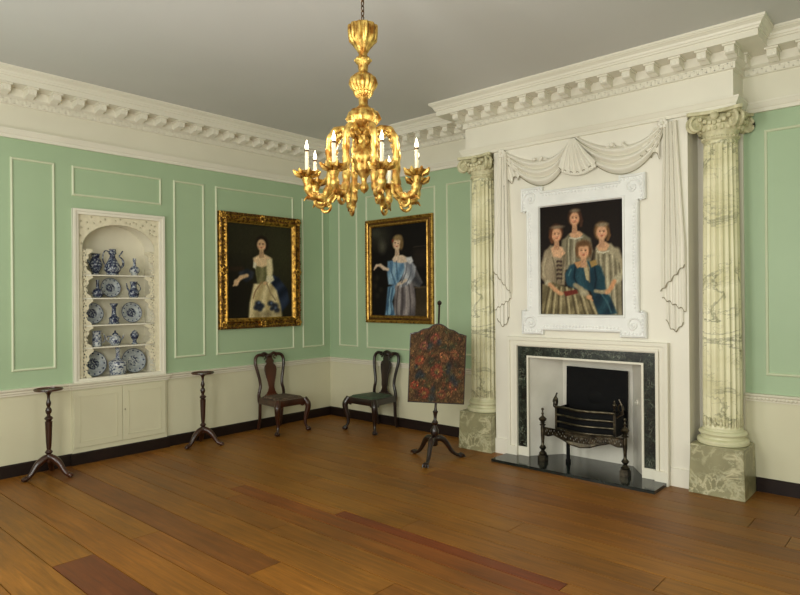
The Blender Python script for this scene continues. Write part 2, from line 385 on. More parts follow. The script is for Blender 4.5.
for si, (a, b_) in enumerate(segsL):
    a, d, n, L = along(a, b_, 0, 0)
    ext0 = .18 if si in (2,) else 0
    convex_start = si in (2, 3, 1) and si != 1
    if si == 2: s0, s1 = -.02, L-.005
    elif si == 1: s0, s1 = .18, L+.0
    elif si == 3: s0, s1 = .0, L-.18
    else: s0, s1 = .18, L-.18
    if si == 5: s0, s1 = .222, .222+PITCH*28
    if si == 0: s0, s1 = SX0, SX0+PITCH*11
    cnt = max(1, round((s1-s0)/PITCH)) if s1-s0 > .1 else 0
    for k in range(cnt+1 if cnt else 0):
        s_ = s0+(s1-s0)*k/cnt; p = a+d*s_
        if not visible(p.x, p.y) or si in (1, 3): continue
        T = frame((p.x, p.y, 0), (d.x, d.y, 0), (n.x, n.y, 0), (0, 0, 1))
        w_ = .046
        prof = [(.06, 3.752), (.095, 3.748), (.14, 3.768), (.175, 3.762), (.2, 3.774), (.208, 3.805), (.2, 3.842), (.06, 3.842)]
        vs = [(-w_*.8, e, z) for e, z in prof]+[(w_*.8, e, z) for e, z in prof]; m = len(prof)
        modm.add(vs, [tuple(range(m-1, -1, -1)), tuple(range(m, 2*m))]+[(i, (i+1) % m, m+(i+1) % m, m+i) for i in range(m)], 0, T)
        modm.box((-w_*1.12, .06, 3.826), (w_*1.12, .222, 3.841), 0, T)
        for ex in (-.03, 0, .03): modm.ball((ex, .2, 3.795), (.012, .01, .018), 6, 0, T)
fret = MB()
for si in (0, 2, 5, 4):
    a, b_ = segsL[si]; a, d, n, L = along(a, b_, 0, 0)
    if si == 2: s0, s1 = 0, L
    else: s0, s1 = .02, L-.02
    c = int((s1-s0)/.034)
    for k in range(c):
        p = a+d*(s0+.034*k)
        if not visible(p.x, p.y): continue
        T = frame((p.x, p.y, 0), (d.x, d.y, 0), (n.x, n.y, 0), (0, 0, 1))
        fret.box((.0, .02, 3.697), (.007, .028, 3.738), 0, T)
        fret.box((.0, .02, 3.731 if k % 2 else 3.697), (.034, .028, 3.738 if k % 2 else 3.704), 0, T)
        if k % 2 == 0: fret.box((.015, .02, 3.714), (.022, .027, 3.738), 0, T)
corn = struct(ent.build('trim_3', TRIMC, smooth=False)); 
modm.build('bracket_row', TRIMC, corn, angle=30); fret.build('fret_band', TRIMC, corn, smooth=False)

# chair rail and skirting
RAIL = [(0, .795), (.016, .795), (.018, .812), (.026, .82), (.026, .838), (.04, .845), (.044, .852), (.044, .864), (.02, .868), (0, .868)]
rl = MB()
CY0, CY1, CP = -3.655, -2.605, .03
rl.sweep([(2.735, 0), (0, 0), (0, CY1), (CP, CY1), (CP, CY0), (0, CY0), (0, RY)], RAIL)
rl.sweep([(RX, RY), (RX, 0), (5.565, 0)], RAIL)
rr_ = struct(rl.build('trim_4', FRIEZE, angle=30))
rp = MB()
k = 0
x = 5.60
while x < 7.6:
    T = Matrix.Translation((x, -.02, .826)) @ Matrix.Rotation(.6, 4, 'Y')
    rp.ball((0, 0, 0), (.009, .012, .024), 7, 0, T); x += .03
rp.build('rope_carving', FRIEZE, rr_)
SK = [(0, 0), (.022, 0), (.022, .112), (.014, .122), (0, .123)]
struct(MB().sweep([(0, 0), (0, CY1), (CP, CY1), (CP, CY0), (0, CY0), (0, RY)], SK).build('baseboard_left', BLACK, smooth=False))
struct(MB().sweep([(2.735, 0), (0, 0)], SK).sweep([(RX, 0), (5.565, 0)], SK).build('baseboard_far', BLACK, smooth=False))
struct(MB().sweep([(RX, RY), (RX, 0)], SK).build('baseboard_right', BLACK, smooth=False))

# raised panel mouldings on the green walls
def panel(name, wall, a0, a1, z0, z1):
    m = MB(); w_ = .026
    prof = [(0, 0), (.004, .012), (.013, .017), (.022, .012), (w_, 0)]   # (inward distance, height)
    ring = []
    for i, (s_, h) in enumerate(prof):
        ring.append([(a0+s_, z0+s_, h), (a1-s_, z0+s_, h), (a1-s_, z1-s_, h), (a0+s_, z1-s_, h)])
    vs = []
    for rg in ring:
        for a, z, h in rg: vs.append((h, a, z) if wall == 'A' else ((a, -h, z) if wall == 'B' else (RX-h, a, z)))
    fs = [(i*4+k, i*4+(k+1) % 4, (i+1)*4+(k+1) % 4, (i+1)*4+k) for i in range(len(prof)-1) for k in range(4)]
    m.add(vs, fs); o = struct(m.build(name, GMOULD, smooth=False)); fix_normals(o)
ti = 5
for wall, a0, a1, z0, z1 in (('A', -4.21, -3.80, 1.035, 3.172), ('A', -3.635, -2.64, 2.852, 3.172), ('A', -2.49, -2.08, 1.035, 3.172), ('A', -1.925, -.68, 1.03, 3.172),
        ('A', -.525, -.12, 1.03, 3.172), ('A', -6.7, -4.37, 1.035, 3.172), ('B', .205, .60, 1.035, 3.172), ('B', .775, 2.03, 1.03, 3.172), ('B', 2.205, 2.60, 1.02, 3.175), ('B', 5.725, 8.1, 1.03, 3.195)):
    panel('trim_%d' % ti, wall, a0, a1, z0, z1); ti += 1

# ------------------------------------------------------------------ china alcove in the left wall
alc = thing('china_alcove', 'cream arched built-in alcove with pierced fretwork and open shelves, doors below', 'built-in cupboard', (0, -3.13, 0))
W2 = .505; ZT = 2.713
TA = frame((0, 0, 0), (0, 1, 0), (0, 0, 1), (1, 0, 0))      # local (a,z,depth) -> (x=depth, y=a, z)
def ellpts(hw, zs, rise, n=24, y=0): return [(y+hw*math.cos(PI*k/n), zs+rise*math.sin(PI*k/n)) for k in range(n+1)]
OW = .405; ZS = 2.31
hole = [(-OW, .872), (OW, .872)]+ellpts(OW, ZS, .268)
m = MB()
m.flat([[(-W2, .866), (W2, .866), (W2, ZT), (-W2, ZT)], [(-.455, .9), (.455, .9), (.455, ZT-.05), (-.455, ZT-.05)][::-1]], .04, TA @ Matrix.Translation((0, 0, .014)), bevel=.004)
m.flat([[(-W2-.0, .866), (W2+.0, .866), (W2+.0, ZT), (-W2-.0, ZT)], [(-.485, .88), (.485, .88), (.485, ZT-.02), (-.485, ZT-.02)][::-1]], .02, TA @ Matrix.Translation((0, 0, .038)), bevel=.004)
m.build('surround_frame', TRIMC, alc)
m = MB(); rnd = random.Random(3)
holes = []
for k in range(260):
    a = rnd.uniform(-.43, .43); z = rnd.uniform(2.33, 2.64)
    e = (a/OW)**2+((z-ZS)/.268)**2 if abs(a) < OW else 2
    if e > 1.22 and abs(a) < .432 and all((a-h[0])**2+(z-h[1])**2 > .00115 for h in holes): holes.append((a, z))
cc = [[(a+.012*math.cos(q), z+.012*math.sin(q)) for q in [2*PI*j/7 for j in range(7)]] for a, z in holes]
m.flat([[(-.46, .872), (.46, .872), (.46, ZT-.045), (-.46, ZT-.045)], hole]+cc, .014, TA @ Matrix.Translation((0, 0, -.003)))
m.flat([[(-.46, .872), (.46, .872), (.46, ZT-.045), (-.46, ZT-.045)], hole], .004, TA @ Matrix.Translation((0, 0, -.016)))
m.build('pierced_spandrel', FRETC, alc, smooth=False)
m = MB()    # lining: extruded opening, closed at the back
out = [(-OW-.02, .872), (OW+.02, .872)]+ellpts(OW+.02, ZS, .288)
nb = len(out); vs = [(-.01, a, z) for a, z in out]+[(-.30, a, z) for a, z in out]
m.add(vs, [(i, (i+1) % nb, nb+(i+1) % nb, nb+i) for i in range(nb)]+[tuple(range(nb, 2*nb))])
m.build('alcove_lining', NICHEC, alc, smooth=False)
SHZ = [.885, 1.228, 1.470, 1.766, 2.020]
for z in SHZ:
    mm = MB(); mm.flat([[(-.42, -.29), (.42, -.29), (.42, -.04), (.30, -.015), (0, -.03), (-.30, -.015), (-.42, -.04)]], .014, frame((0, 0, z-.007), (0, 1, 0), (1, 0, 0), (0, 0, -1)))
    mm.build('shelf', TRIMC, alc, smooth=False)
tiers = list(zip(SHZ, SHZ[1:]+[2.31]))
for z0, z1 in tiers:
    for sgn in (-1, 1):
        h = z1-z0-.016; zb = z0+.001
        edge = []
        for k in range(25):
            t_ = k/24
            wv = .118-.05*math.sin(PI*min(1, t_*1.15))+.012*math.sin(t_*PI*7)
            if t_ > .9: wv += .01
            edge.append((wv, zb+h*t_))
        ol = [(sgn*(.425), zb)]+[(sgn*(.425-e), z) for e, z in edge]+[(sgn*.425, zb+h)]
        hs = []
        for k in range(9):
            hz = zb+h*(k+.5)/9
            hw = .028+.02*((k*37) % 5)/5
            hs.append([(sgn*(.425-hw+.010*math.cos(q)), hz+.011*math.sin(q)) for q in [2*PI*j/6 for j in range(6)]])
            if k % 2 == 0: hs.append([(sgn*(.425-hw-.026+.009*math.cos(q)), hz+.008+.009*math.sin(q)) for q in [2*PI*j/6 for j in range(6)]])
        MB().flat([ol]+hs, .01, TA @ Matrix.Translation((0, 0, -.018))).build('fret_bracket', FRETC, alc, smooth=False)
# cupboard below
m = MB(); m.box((0, CY0+3.13, .0), (CP, CY1+3.13, .80)); m.build('cupboard_case', CREAM, alc, smooth=False)
for a0, a1 in ((-.515, -.003), (.003, .505)):
    m = MB(); m.box((CP-.002, a0, .175), (CP+.012, a1, .782))
    dr = m.build('cupboard_door', CREAM, alc, smooth=False, bevel=.004)
    m = MB(); pr = .028
    for (b0, c0, b1, c1) in ((a0+.06, .235, a1-.06, .243), (a0+.06, .712, a1-.06, .72), (a0+.06, .235, a0+.066, .72), (a1-.066, .235, a1-.06, .72)): m.box((CP+.01, b0, c0), (CP+.016, b1, c1))
    m.build('door_moulding', CREAM, dr, smooth=False)
MB().ball((CP+.016, .025, .52), (.006, .008, .012), 8).build('lock_escutcheon', HEMC, alc)

# delft pots on the shelves
def pot(name, label, cat, y, sh, parts, x=-.115, rz=0):
    y += (-.115-x)*.447
    t_ = thing(name, label, cat, (x, y, SHZ[sh]+.0005), rz, None)
    for pn, mb, mt in parts: mb.build(pn, mt, t_)
    return t_
def body(prof, mod=None, n=24): return MB().lathe(prof, n, mod=mod)
def handle(p, r=.007): return MB().tube(catmull(p, 6), r, 8)
YA = lambda px: -3.54+.01113*(px-81.5)+.05
# along-wall axis is local y after rotation 0
pot('jug', 'dark blue and white bulbous delft jug at the left of the top shelf', 'jug', YA(94), 4,
    [('body', body([(.035, 0), (.045, .008), (.035, .025), (.04, .04), (.068, .09), (.072, .13), (.052, .175), (.038, .195), (.045, .225), (.052, .24), (.044, .24), (.036, .2)]), DELFT),
     ('spout', MB().tube([(0, -.05, .12), (0, -.09, .17), (0, -.105, .215)], [.018, .012, .008], 8), DELFT)], x=-.195)
pot('ewer', 'tall blue and white delft ewer with loop handle and thin spout, top shelf', 'ewer', YA(111), 4,
    [('body', body([(.06, 0), (.065, .01), (.06, .02), (.082, .05), (.087, .075), (.078, .11), (.05, .16), (.03, .2), (.028, .225), (.042, .24), (.036, .27), (.036, .29), (0, .29)], mod=lambda a, z: 1+.025*abs(math.cos(4*a))), DELFT),
     ('handle', handle([(0, -.075, .1), (0, -.105, .16), (0, -.10, .24), (0, -.07, .272), (0, -.03, .25)]), DELFT),
     ('spout', MB().tube(catmull([(0, .08, .07), (0, .12, .12), (0, .11, .18), (0, .075, .215), (0, .1, .25), (0, .115, .275)], 6), [.013]*12+[.008]*19, 8), DELFT)], x=-.085)
pot('bottle', 'small blue delft bottle with slim pale neck on the top shelf right', 'bottle', YA(133.5), 4,
    [('body', body([(.035, 0), (.04, .006), (.034, .015), (.055, .045), (.058, .065), (.045, .09), (.018, .115), (.014, .16), (.02, .175), (.016, .195), (.018, .2), (0, .2)]), DELFTW)])
pot('bottle', 'round-bodied blue delft bottle at the left of the second shelf from the top', 'bottle', YA(96), 3,
    [('body', body([(.035, 0), (.045, .008), (.055, .03), (.06, .055), (.045, .085), (.018, .105), (.013, .17), (.019, .195), (.019, .2), (0, .2)]), DELFT)])
pot('pitcher', 'small dark blue delft pitcher with spout, right of the second shelf from top', 'pitcher', YA(132.5), 3,
    [('body', body([(.045, 0), (.05, .01), (.06, .04), (.055, .075), (.035, .105), (.032, .14), (.044, .185), (.036, .185), (.026, .14)]), DELFT),
     ('spout', MB().tube([(0, -.045, .06), (0, -.075, .11), (0, -.085, .165)], [.012, .009, .006], 8), DELFT),
     ('handle', handle([(0, .05, .06), (0, .08, .1), (0, .06, .15), (0, .035, .165)], .006), DELFT)])
pot('vase', 'narrow-necked blue delft vase between the plates on the middle shelf', 'vase', YA(112), 2,
    [('body', body([(.055, 0), (.06, .008), (.05, .02), (.052, .05), (.058, .065), (.03, .09), (.022, .13), (.024, .19), (.045, .225), (.045, .232), (.018, .2)]), DELFT)])
pot('mug', 'pale delft mug with small blue figure, left of the second lowest shelf', 'mug', YA(95), 1,
    [('body', body([(.045, 0), (.05, .006), (.046, .02), (.05, .06), (.046, .12), (.05, .165), (.052, .172), (.045, .172), (.042, .12)]), DELFTW),
     ('handle', handle([(0, .045, .03), (0, .085, .06), (0, .08, .12), (0, .045, .145)], .006), DELFTW)])
pot('teapot', 'squat delft teapot with flower sprays, middle of the second lowest shelf', 'teapot', YA(113), 1,
    [('body', body([(.035, 0), (.045, .006), (.06, .03), (.068, .065), (.055, .1), (.03, .118), (.026, .12)]), DELFTW),
     ('lid', body([(.032, .118), (.034, .124), (.022, .14), (.008, .148), (.011, .158), (.006, .168), (0, .17)]), DELFT),
     ('spout', MB().tube([(0, .055, .05), (0, .085, .08), (0, .1, .115)], [.013, .009, .007], 8), DELFTW),
     ('handle', handle([(0, -.055, .04), (0, -.09, .06), (0, -.088, .1), (0, -.05, .105)], .006), DELFTW)])
pot('lidded_jar', 'small footed delft jar at the right of the second lowest shelf', 'jar', YA(133), 1,
    [('body', body([(.032, 0), (.036, .006), (.024, .02), (.02, .045), (.035, .065), (.048, .095), (.045, .12), (.028, .135)]), DELFT),
     ('lid', body([(.03, .134), (.034, .14), (.018, .155), (.006, .16), (0, .168)]), DELFTW)])
pot('bottle_vase', 'large white delft bottle on a wide pot-shaped body, middle of the bottom shelf', 'vase', YA(115.5), 0,
    [('body', body([(.07, 0), (.08, .008), (.09, .05), (.095, .1), (.098, .15), (.09, .165), (.05, .18), (.025, .2), (.02, .26), (.024, .29), (.03, .312), (.024, .318), (0, .318)]), DELFTW)])
def plate(label, y, sh, r, pale=False, x=-.2):
    t_ = thing('plate', label, 'plate', (x, y, SHZ[sh]+.0005))
    tilt = math.radians(12)
    T = Matrix.Translation((0, 0, .004)) @ Matrix.Rotation(-tilt, 4, 'Y') @ frame((0, 0, r), (0, 1, 0), (0, 0, 1), (1, 0, 0))
    mod = lambda a, z: 1
    MB().lathe([(0, -.002), (r*.45, -.002), (r*.47, .006), (0, .006)], 36, T=T).lathe([(r*.45, -.002), (r*.62, .0), (r*.7, .012), (r*.7, .018), (r*.6, .008), (r*.46, .0065)], 36, mi=1, T=T, cap=False).build('well', [DELFTW if pale else DELFT, DPALE], t_)
    q = MB().lathe([(r*.69, .011), (r*.95, .022), (r, .025), (r*.99, .028), (r*.7, .018)], 40, T=T, mod=lambda a, z: 1+.012*math.cos(16*a), cap=False)
    q.tube([(r*.99*math.cos(a), r*.99*math.sin(a), .0255) for a in [2*PI*j/40 for j in range(40)]], .004, 6, 1, T, closed=True)
    for k in range(12):
        a = 2*PI*k/12; q.ball((r*.85*math.cos(a), r*.85*math.sin(a), .0215), (r*.095, r*.095, .004), 8, 1, T)
    q.build('rim', [DPALE, DBLUE], t_)
plate('round blue delft plate propped in the middle of the second shelf from the top', YA(110.5)+.02, 3, .11)
plate('blue delft plate half hidden by fretwork, left of the middle shelf', YA(94), 2, .118)
plate('blue-centred delft plate propped at the right of the middle shelf', YA(133)+.01, 2, .118)
plate('blue delft plate with scalloped rim, left of the bottom shelf', YA(95), 0, .14)
plate('large pale delft plate with blue landscape, right of the bottom shelf', YA(136)+.0, 0, .14, True)

# ------------------------------------------------------------------ columns
def column(cx, label):
    c = thing('marble_column', label, 'column', (cx, -.205, 0), 0, 'marble columns flanking the fireplace')
    m = MB(); m.taper((0, -.0, 0), (.226, .2249), (0, 0, .43), (.212, .2149))
    # keep the back just off the pilaster strip
    m.v = [(x, min(y, .172), z) for x, y, z in m.v]
    m.build('pedestal_block', PLINTH, c, bevel=.006, smooth=False)
    m = MB(); m.lathe([(.19, .4295), (.203, .433), (.21, .45), (.207, .468), (.195, .478), (.178, .482), (.172, .495), (.174, .508), (.188, .513), (.195, .525), (.19, .54), (.178, .548), (.166, .552), (.163, .565), (.158, .572)], 48)
    m.v = [(x, min(y, .172), z) for x, y, z in m.v]
    m.build('torus_base', BASEM, c)
    m = MB(); nf = 20
    def fl_(a, z):
        if z < .60 or z > 3.07: return 1
        q = abs(math.sin(a*nf/2)); return 1-.10*(max(0, q-.28)/.72)**.7
    zs = [.571, .585, .60, .605, .63, 1.0, 1.4, 1.8, 2.2, 2.6, 2.9, 3.05, 3.069, 3.075, 3.09, 3.12]
    m.lathe([(lerp(.158, .136, max(0, (z-1.0)/2.1)**1.3 if z > 1 else 0), z) for z in zs], 160, mod=fl_)
    m.build('fluted_shaft', SHAFT, c, angle=60)
    m = MB()
    for k in range(nf):
        a = 2*PI*(k+.5)/nf
        T = Matrix.Rotation(a, 4, 'Z')
        m.ball((.155, 0, .615+.0), (.008, .011, .03), 6, 0, T); m.ball((.155, 0, .655), (.006, .006, .018), 6, 0, T)
    m.build('husk_ring', CAPM, c)
    m = MB()
    m.lathe([(.136, 3.10), (.15, 3.115), (.15, 3.13), (.14, 3.14), (.145, 3.17), (.175, 3.21), (.18, 3.235), (.16, 3.25), (.15, 3.32)], 40)
    for k in range(20):
        a = 2*PI*k/20; m.ball((.17*math.cos(a), .17*math.sin(a), 3.205), (.02, .02, .026), 8)
    for k in range(24):
        a = 2*PI*k/24; m.ball((.148*math.cos(a), .148*math.sin(a), 3.128), .011, 6)
    for q in range(4):
        a = PI/4+q*PI/2; T = Matrix.Rotation(a, 4, 'Z')
        for sy in (-1, 1):
            sp = [(.226+(.076-.0095*t_)*math.cos(-t_*.85+1.2), sy*.026, 3.24+(.076-.0095*t_)*math.sin(-t_*.85+1.2)) for t_ in [j*.33 for j in range(24)]]
            m.tube(sp, [.015]*20+[.013, .012, .012, .012], 8, 0, T)
        m.tube([(.226, -.03, 3.24), (.226, .03, 3.24)], [.055, .055], 20, 0, T)
        m.ball((.226, 0, 3.24), (.018, .042, .018), 10, 0, T)
        m.tube([(.12, 0, 3.315), (.2, 0, 3.318), (.26, 0, 3.312)], [.03, .028, .022], 8, 0, T)
    for q in range(4):
        T = Matrix.Rotation(q*PI/2, 4, 'Z')
        m.ball((.19, 0, 3.30), (.028, .04, .034), 10, 0, T)
        for j in range(7):
            t_ = (j-3)/3; m.ball((.19-.0*t_, t_*.115, 3.285-.045*(1-t_*t_)), (.018, .02, .02), 7, 0, T)
    m.v = [(x, min(y, .17), z) for x, y, z in m.v]
    m.build('volute_capital', CAPM, c)
    ab = []
    for q in range(4):
        a = q*PI/2
        for j in range(9):
            t_ = -1+2*j/8; rr = .175+.045*t_*t_*1.0
            x_, y_ = rr, t_*.205
            ab.append((x_*math.cos(a)-y_*math.sin(a), x_*math.sin(a)+y_*math.cos(a)))
    ab = [(x_, min(y_, .17)) for x_, y_ in ab]
    MB().flat([ab], .024, Matrix.Translation((0, 0, 3.34)), bevel=.003).build('abacus', CAPM, c)
column(2.905, 'fluted cream marble column left of the fireplace, behind the fire screen')
column(5.425, 'fluted cream marble column right of the fireplace, nearest the photo edge')

# ------------------------------------------------------------------ fireplace surround, hearth
fp = thing('fireplace_surround', 'white moulded fireplace surround with dark green veined marble slips', 'fireplace', (4.175, -D-.0045, 0))
def ushape(x0, x1, zt, w_, zb=0):    # U outline around an opening: returns polygon (x,z)
    return [(x0, zb), (x0+w_, zb), (x0+w_, zt-w_), (x1-w_, zt-w_), (x1-w_, zb), (x1, zb), (x1, zt), (x0, zt)]
TF = frame((-4.175, 0, 0), (1, 0, 0), (0, 0, 1), (0, -1, 0))
m = MB()
m.flat([ushape(3.317, 5.013, 1.303, .03)], .055, TF @ Matrix.Translation((0, 0, .0275)), bevel=.003)
m.flat([ushape(3.342, 4.988, 1.278, .05)], .036, TF @ Matrix.Translation((0, 0, .018)), bevel=.003)
m.flat([ushape(3.375, 4.955, 1.245, .035)], .024, TF @ Matrix.Translation((0, 0, .012)), bevel=.004)
m.flat([ushape(3.405, 4.925, 1.222+.02, .022)], .046, TF @ Matrix.Translation((0, 0, .023)), bevel=.004)
for xa, xb in ((3.312, 3.436), (4.894, 5.018)): m.box((xa-4.175, -.066, 0.0), (xb-4.175, 0, .125))
m.build('moulded_architrave', TRIMC, fp, angle=30)
m = MB()
ol = [(3.43, .125), (3.552, .125), (3.552, 1.10), (4.778, 1.10), (4.778, .125), (4.90, .125), (4.90, 1.222), (3.43, 1.222)]
m.flat([ol], .016, TF @ Matrix.Translation((0, 0, .008)))
m.build('marble_slips', VERDE, fp, smooth=False)
m = MB(); m.flat([ushape(3.546, 4.784, 1.108, .016, .03)], .03, TF @ Matrix.Translation((0, 0, .015)), bevel=.002)
for xa, xb in ((3.436, 3.562), (4.768, 4.894)): m.box((xa-4.175, -.03, .03), (xb-4.175, 0, .125))
m.build('inner_fillet', TRIMC, fp, smooth=False)
# the slate also runs into the firebox
m = MB(); m.box((3.305, -.70, 0), (5.0, -D-.07, .03)).box((3.45, -D-.07, 0), (4.88, -D-.001, .03)).box((3.563, -D-.001, 0), (4.767, -.031, .03))
tag(m.build('hearth_slab', HEARTH, bevel=.0, smooth=False), 'polished black-green slate hearth slab on the floor before the fireplace', 'hearth')
MB().tube([(0, 0, 0), (-.0098, -.0069, 0)], [.03, .03], 18).ball((-.012, -.008, 0), .008, 8).build('draught_plate', WHITEG)
dp = bpy.data.objects['draught_plate']; dp.location = (4.655, -.173, .70); dp.rotation_euler = (0, 0, 0)
tag(dp, 'small round pale disc on the right cheek of the firebox', 'fitting')

# ------------------------------------------------------------------ fire grate
GX, GY = 4.19, -.41
gr = thing('fire_grate', 'black basket grate with steel rails, pierced apron and urn-topped legs', 'fire grate', (GX, GY, .0305))
def urn_leg(x, y):
    m = MB(); c = (x, y, 0)
    m.box((x-.04, y-.04, 0), (x+.04, y+.04, .05)); m.box((x-.033, y-.033, .05), (x+.033, y+.033, .062))
    m.lathe([(r_*1.22, z_) for r_, z_ in [(.03, .062), (.034, .075), (.024, .09), (.014, .105), (.022, .12), (.03, .135), (.022, .15), (.013, .165), (.013, .2), (.017, .26), (.018, .34), (.016, .36), (.026, .368), (.026, .378), (.014, .385), (.014, .4), (.026, .395), (.016, .402), (.03, .42), (.034, .435), (.022, .452), (.01, .462), (.008, .48), (.013, .49), (.007, .50), (.006, .52), (.013, .533), (.008, .546), (0, .55)]], 20, c)
    return m
for x in (-.435, .435): urn_leg(x, 0).build('urn_leg', BRONZE, gr)
def bow(x, y0=.0, amp=.07, hw=.31): return y0-amp*(math.cos(PI*x/(2*hw))**2 if abs(x) < hw else 0)
BY = .06
for z in (.345, .415, .485, .565):
    P = [(x, bow(x, BY), z+.018*(1-abs(x)/.31)*0) for x in [-.31+.62*k/24 for k in range(25)]]
    m = MB(); m.tube(P, .011 if z < .56 else .013, 8)
    m.build('front_rail', STEEL if z > .36 else BRONZE, gr)
m = MB()
for x in (-.31, .31):
    m = MB()
    m.box((x-.01, BY-.01, .30), (x+.01, BY+.01, .58))
    m.lathe([(.01, .58), (.018, .59), (.008, .60), (.008, .62), (.02, .64), (.018, .655), (.006, .67), (.009, .68), (0, .70)], 12, (x, BY, 0))
    m.build('corner_post', BRONZE, gr)
m = MB()   # iron basket: sides, bottom and the solid fill behind the rails
m.box((-.31, BY, .33), (-.298, .33, .56)).box((.298, BY, .33), (.31, .33, .56))
m.grid(24, 1, lambda u, v: (-.30+.6*u, bow(-.30+.6*u, BY)+.03, .33+.24*v))
for k in range(13):
    x = -.29+.58*k/12; m.box((x-.008, bow(x, BY)+.012, .325), (x+.008, .33, .34))
m.build('basket', IRON, gr)
m = MB()
ol = [(-.33, .32), (.33, .32), (.335, .955), (-.32, .965)]
m.flat([ol], .02, frame((0, .33, 0), (1, 0, 0), (0, 0, 1), (0, -1, 0)))
# low arched relief on the iron back
m.ball((0, .322, .66), (.09, .008, .07), 14)
m.build('iron_fireback', IRON, gr, smooth=False)
# scrolled side wings beside the basket
for sx in (-1, 1):
    m = MB()
    sp = [(sx*(.345+.03*math.cos(a)*(1-a/9)), .12, .60+.06*math.sin(a)*(1-a/12)) for a in [j*.45 for j in range(14)]]
    m.tube(sp, .008, 6); m.tube([(sx*.31, .10, .52), (sx*.37, .12, .56), (sx*.36, .12, .64), (sx*.33, .12, .70)], .009, 6)
    m.build('side_scroll', BRONZE, gr)
# pierced serpentine apron
def lowedge(x):
    u = (x+.435)/.87
    return interp(u, [(0, .27), (.08, .265), (.16, .29), (.28, .26), (.38, .225), (.5, .21), (.62, .225), (.72, .26), (.84, .29), (.92, .265), (1, .27)])
xs = [-.425+.85*k/60 for k in range(61)]
ol = [(x, lowedge(x)) for x in xs]+[(x, .345) for x in xs[::-1]]
hs = []
for k in range(46):
    x = -.405+.81*(k+.5)/46
    z = lerp(lowedge(x)+.02, .335, .5)+.018*math.sin(k*2.2)
    r1 = .005; hs.append([(x+r1*math.cos(q), z+.011*math.sin(q)) for q in [2*PI*j/6 for j in range(6)]])
m = MB(); m.flat([ol]+hs, .006, frame((0, 0, 0), (1, 0, 0), (0, 0, 1), (0, -1, 0)))
m.v = [(x, y-.055*math.cos(PI*x/.87), z) for x, y, z in m.v]
m.tube([(x, -.055*math.cos(PI*x/.87), .347) for x in xs], .008, 6)
m.tube([(x, -.055*math.cos(PI*x/.87), lowedge(x)) for x in xs], .006, 6)
m.build('pierced_apron', BRONZE, gr, smooth=False)
for x, y in ((-.2, .10),):
    m = MB(); m.box((x-.014, y-.014, .0), (x+.014, y+.014, .34)); m.box((x-.02, y-.02, 0), (x+.02, y+.02, .03)); m.build('iron_leg', IRON, gr, smooth=False)

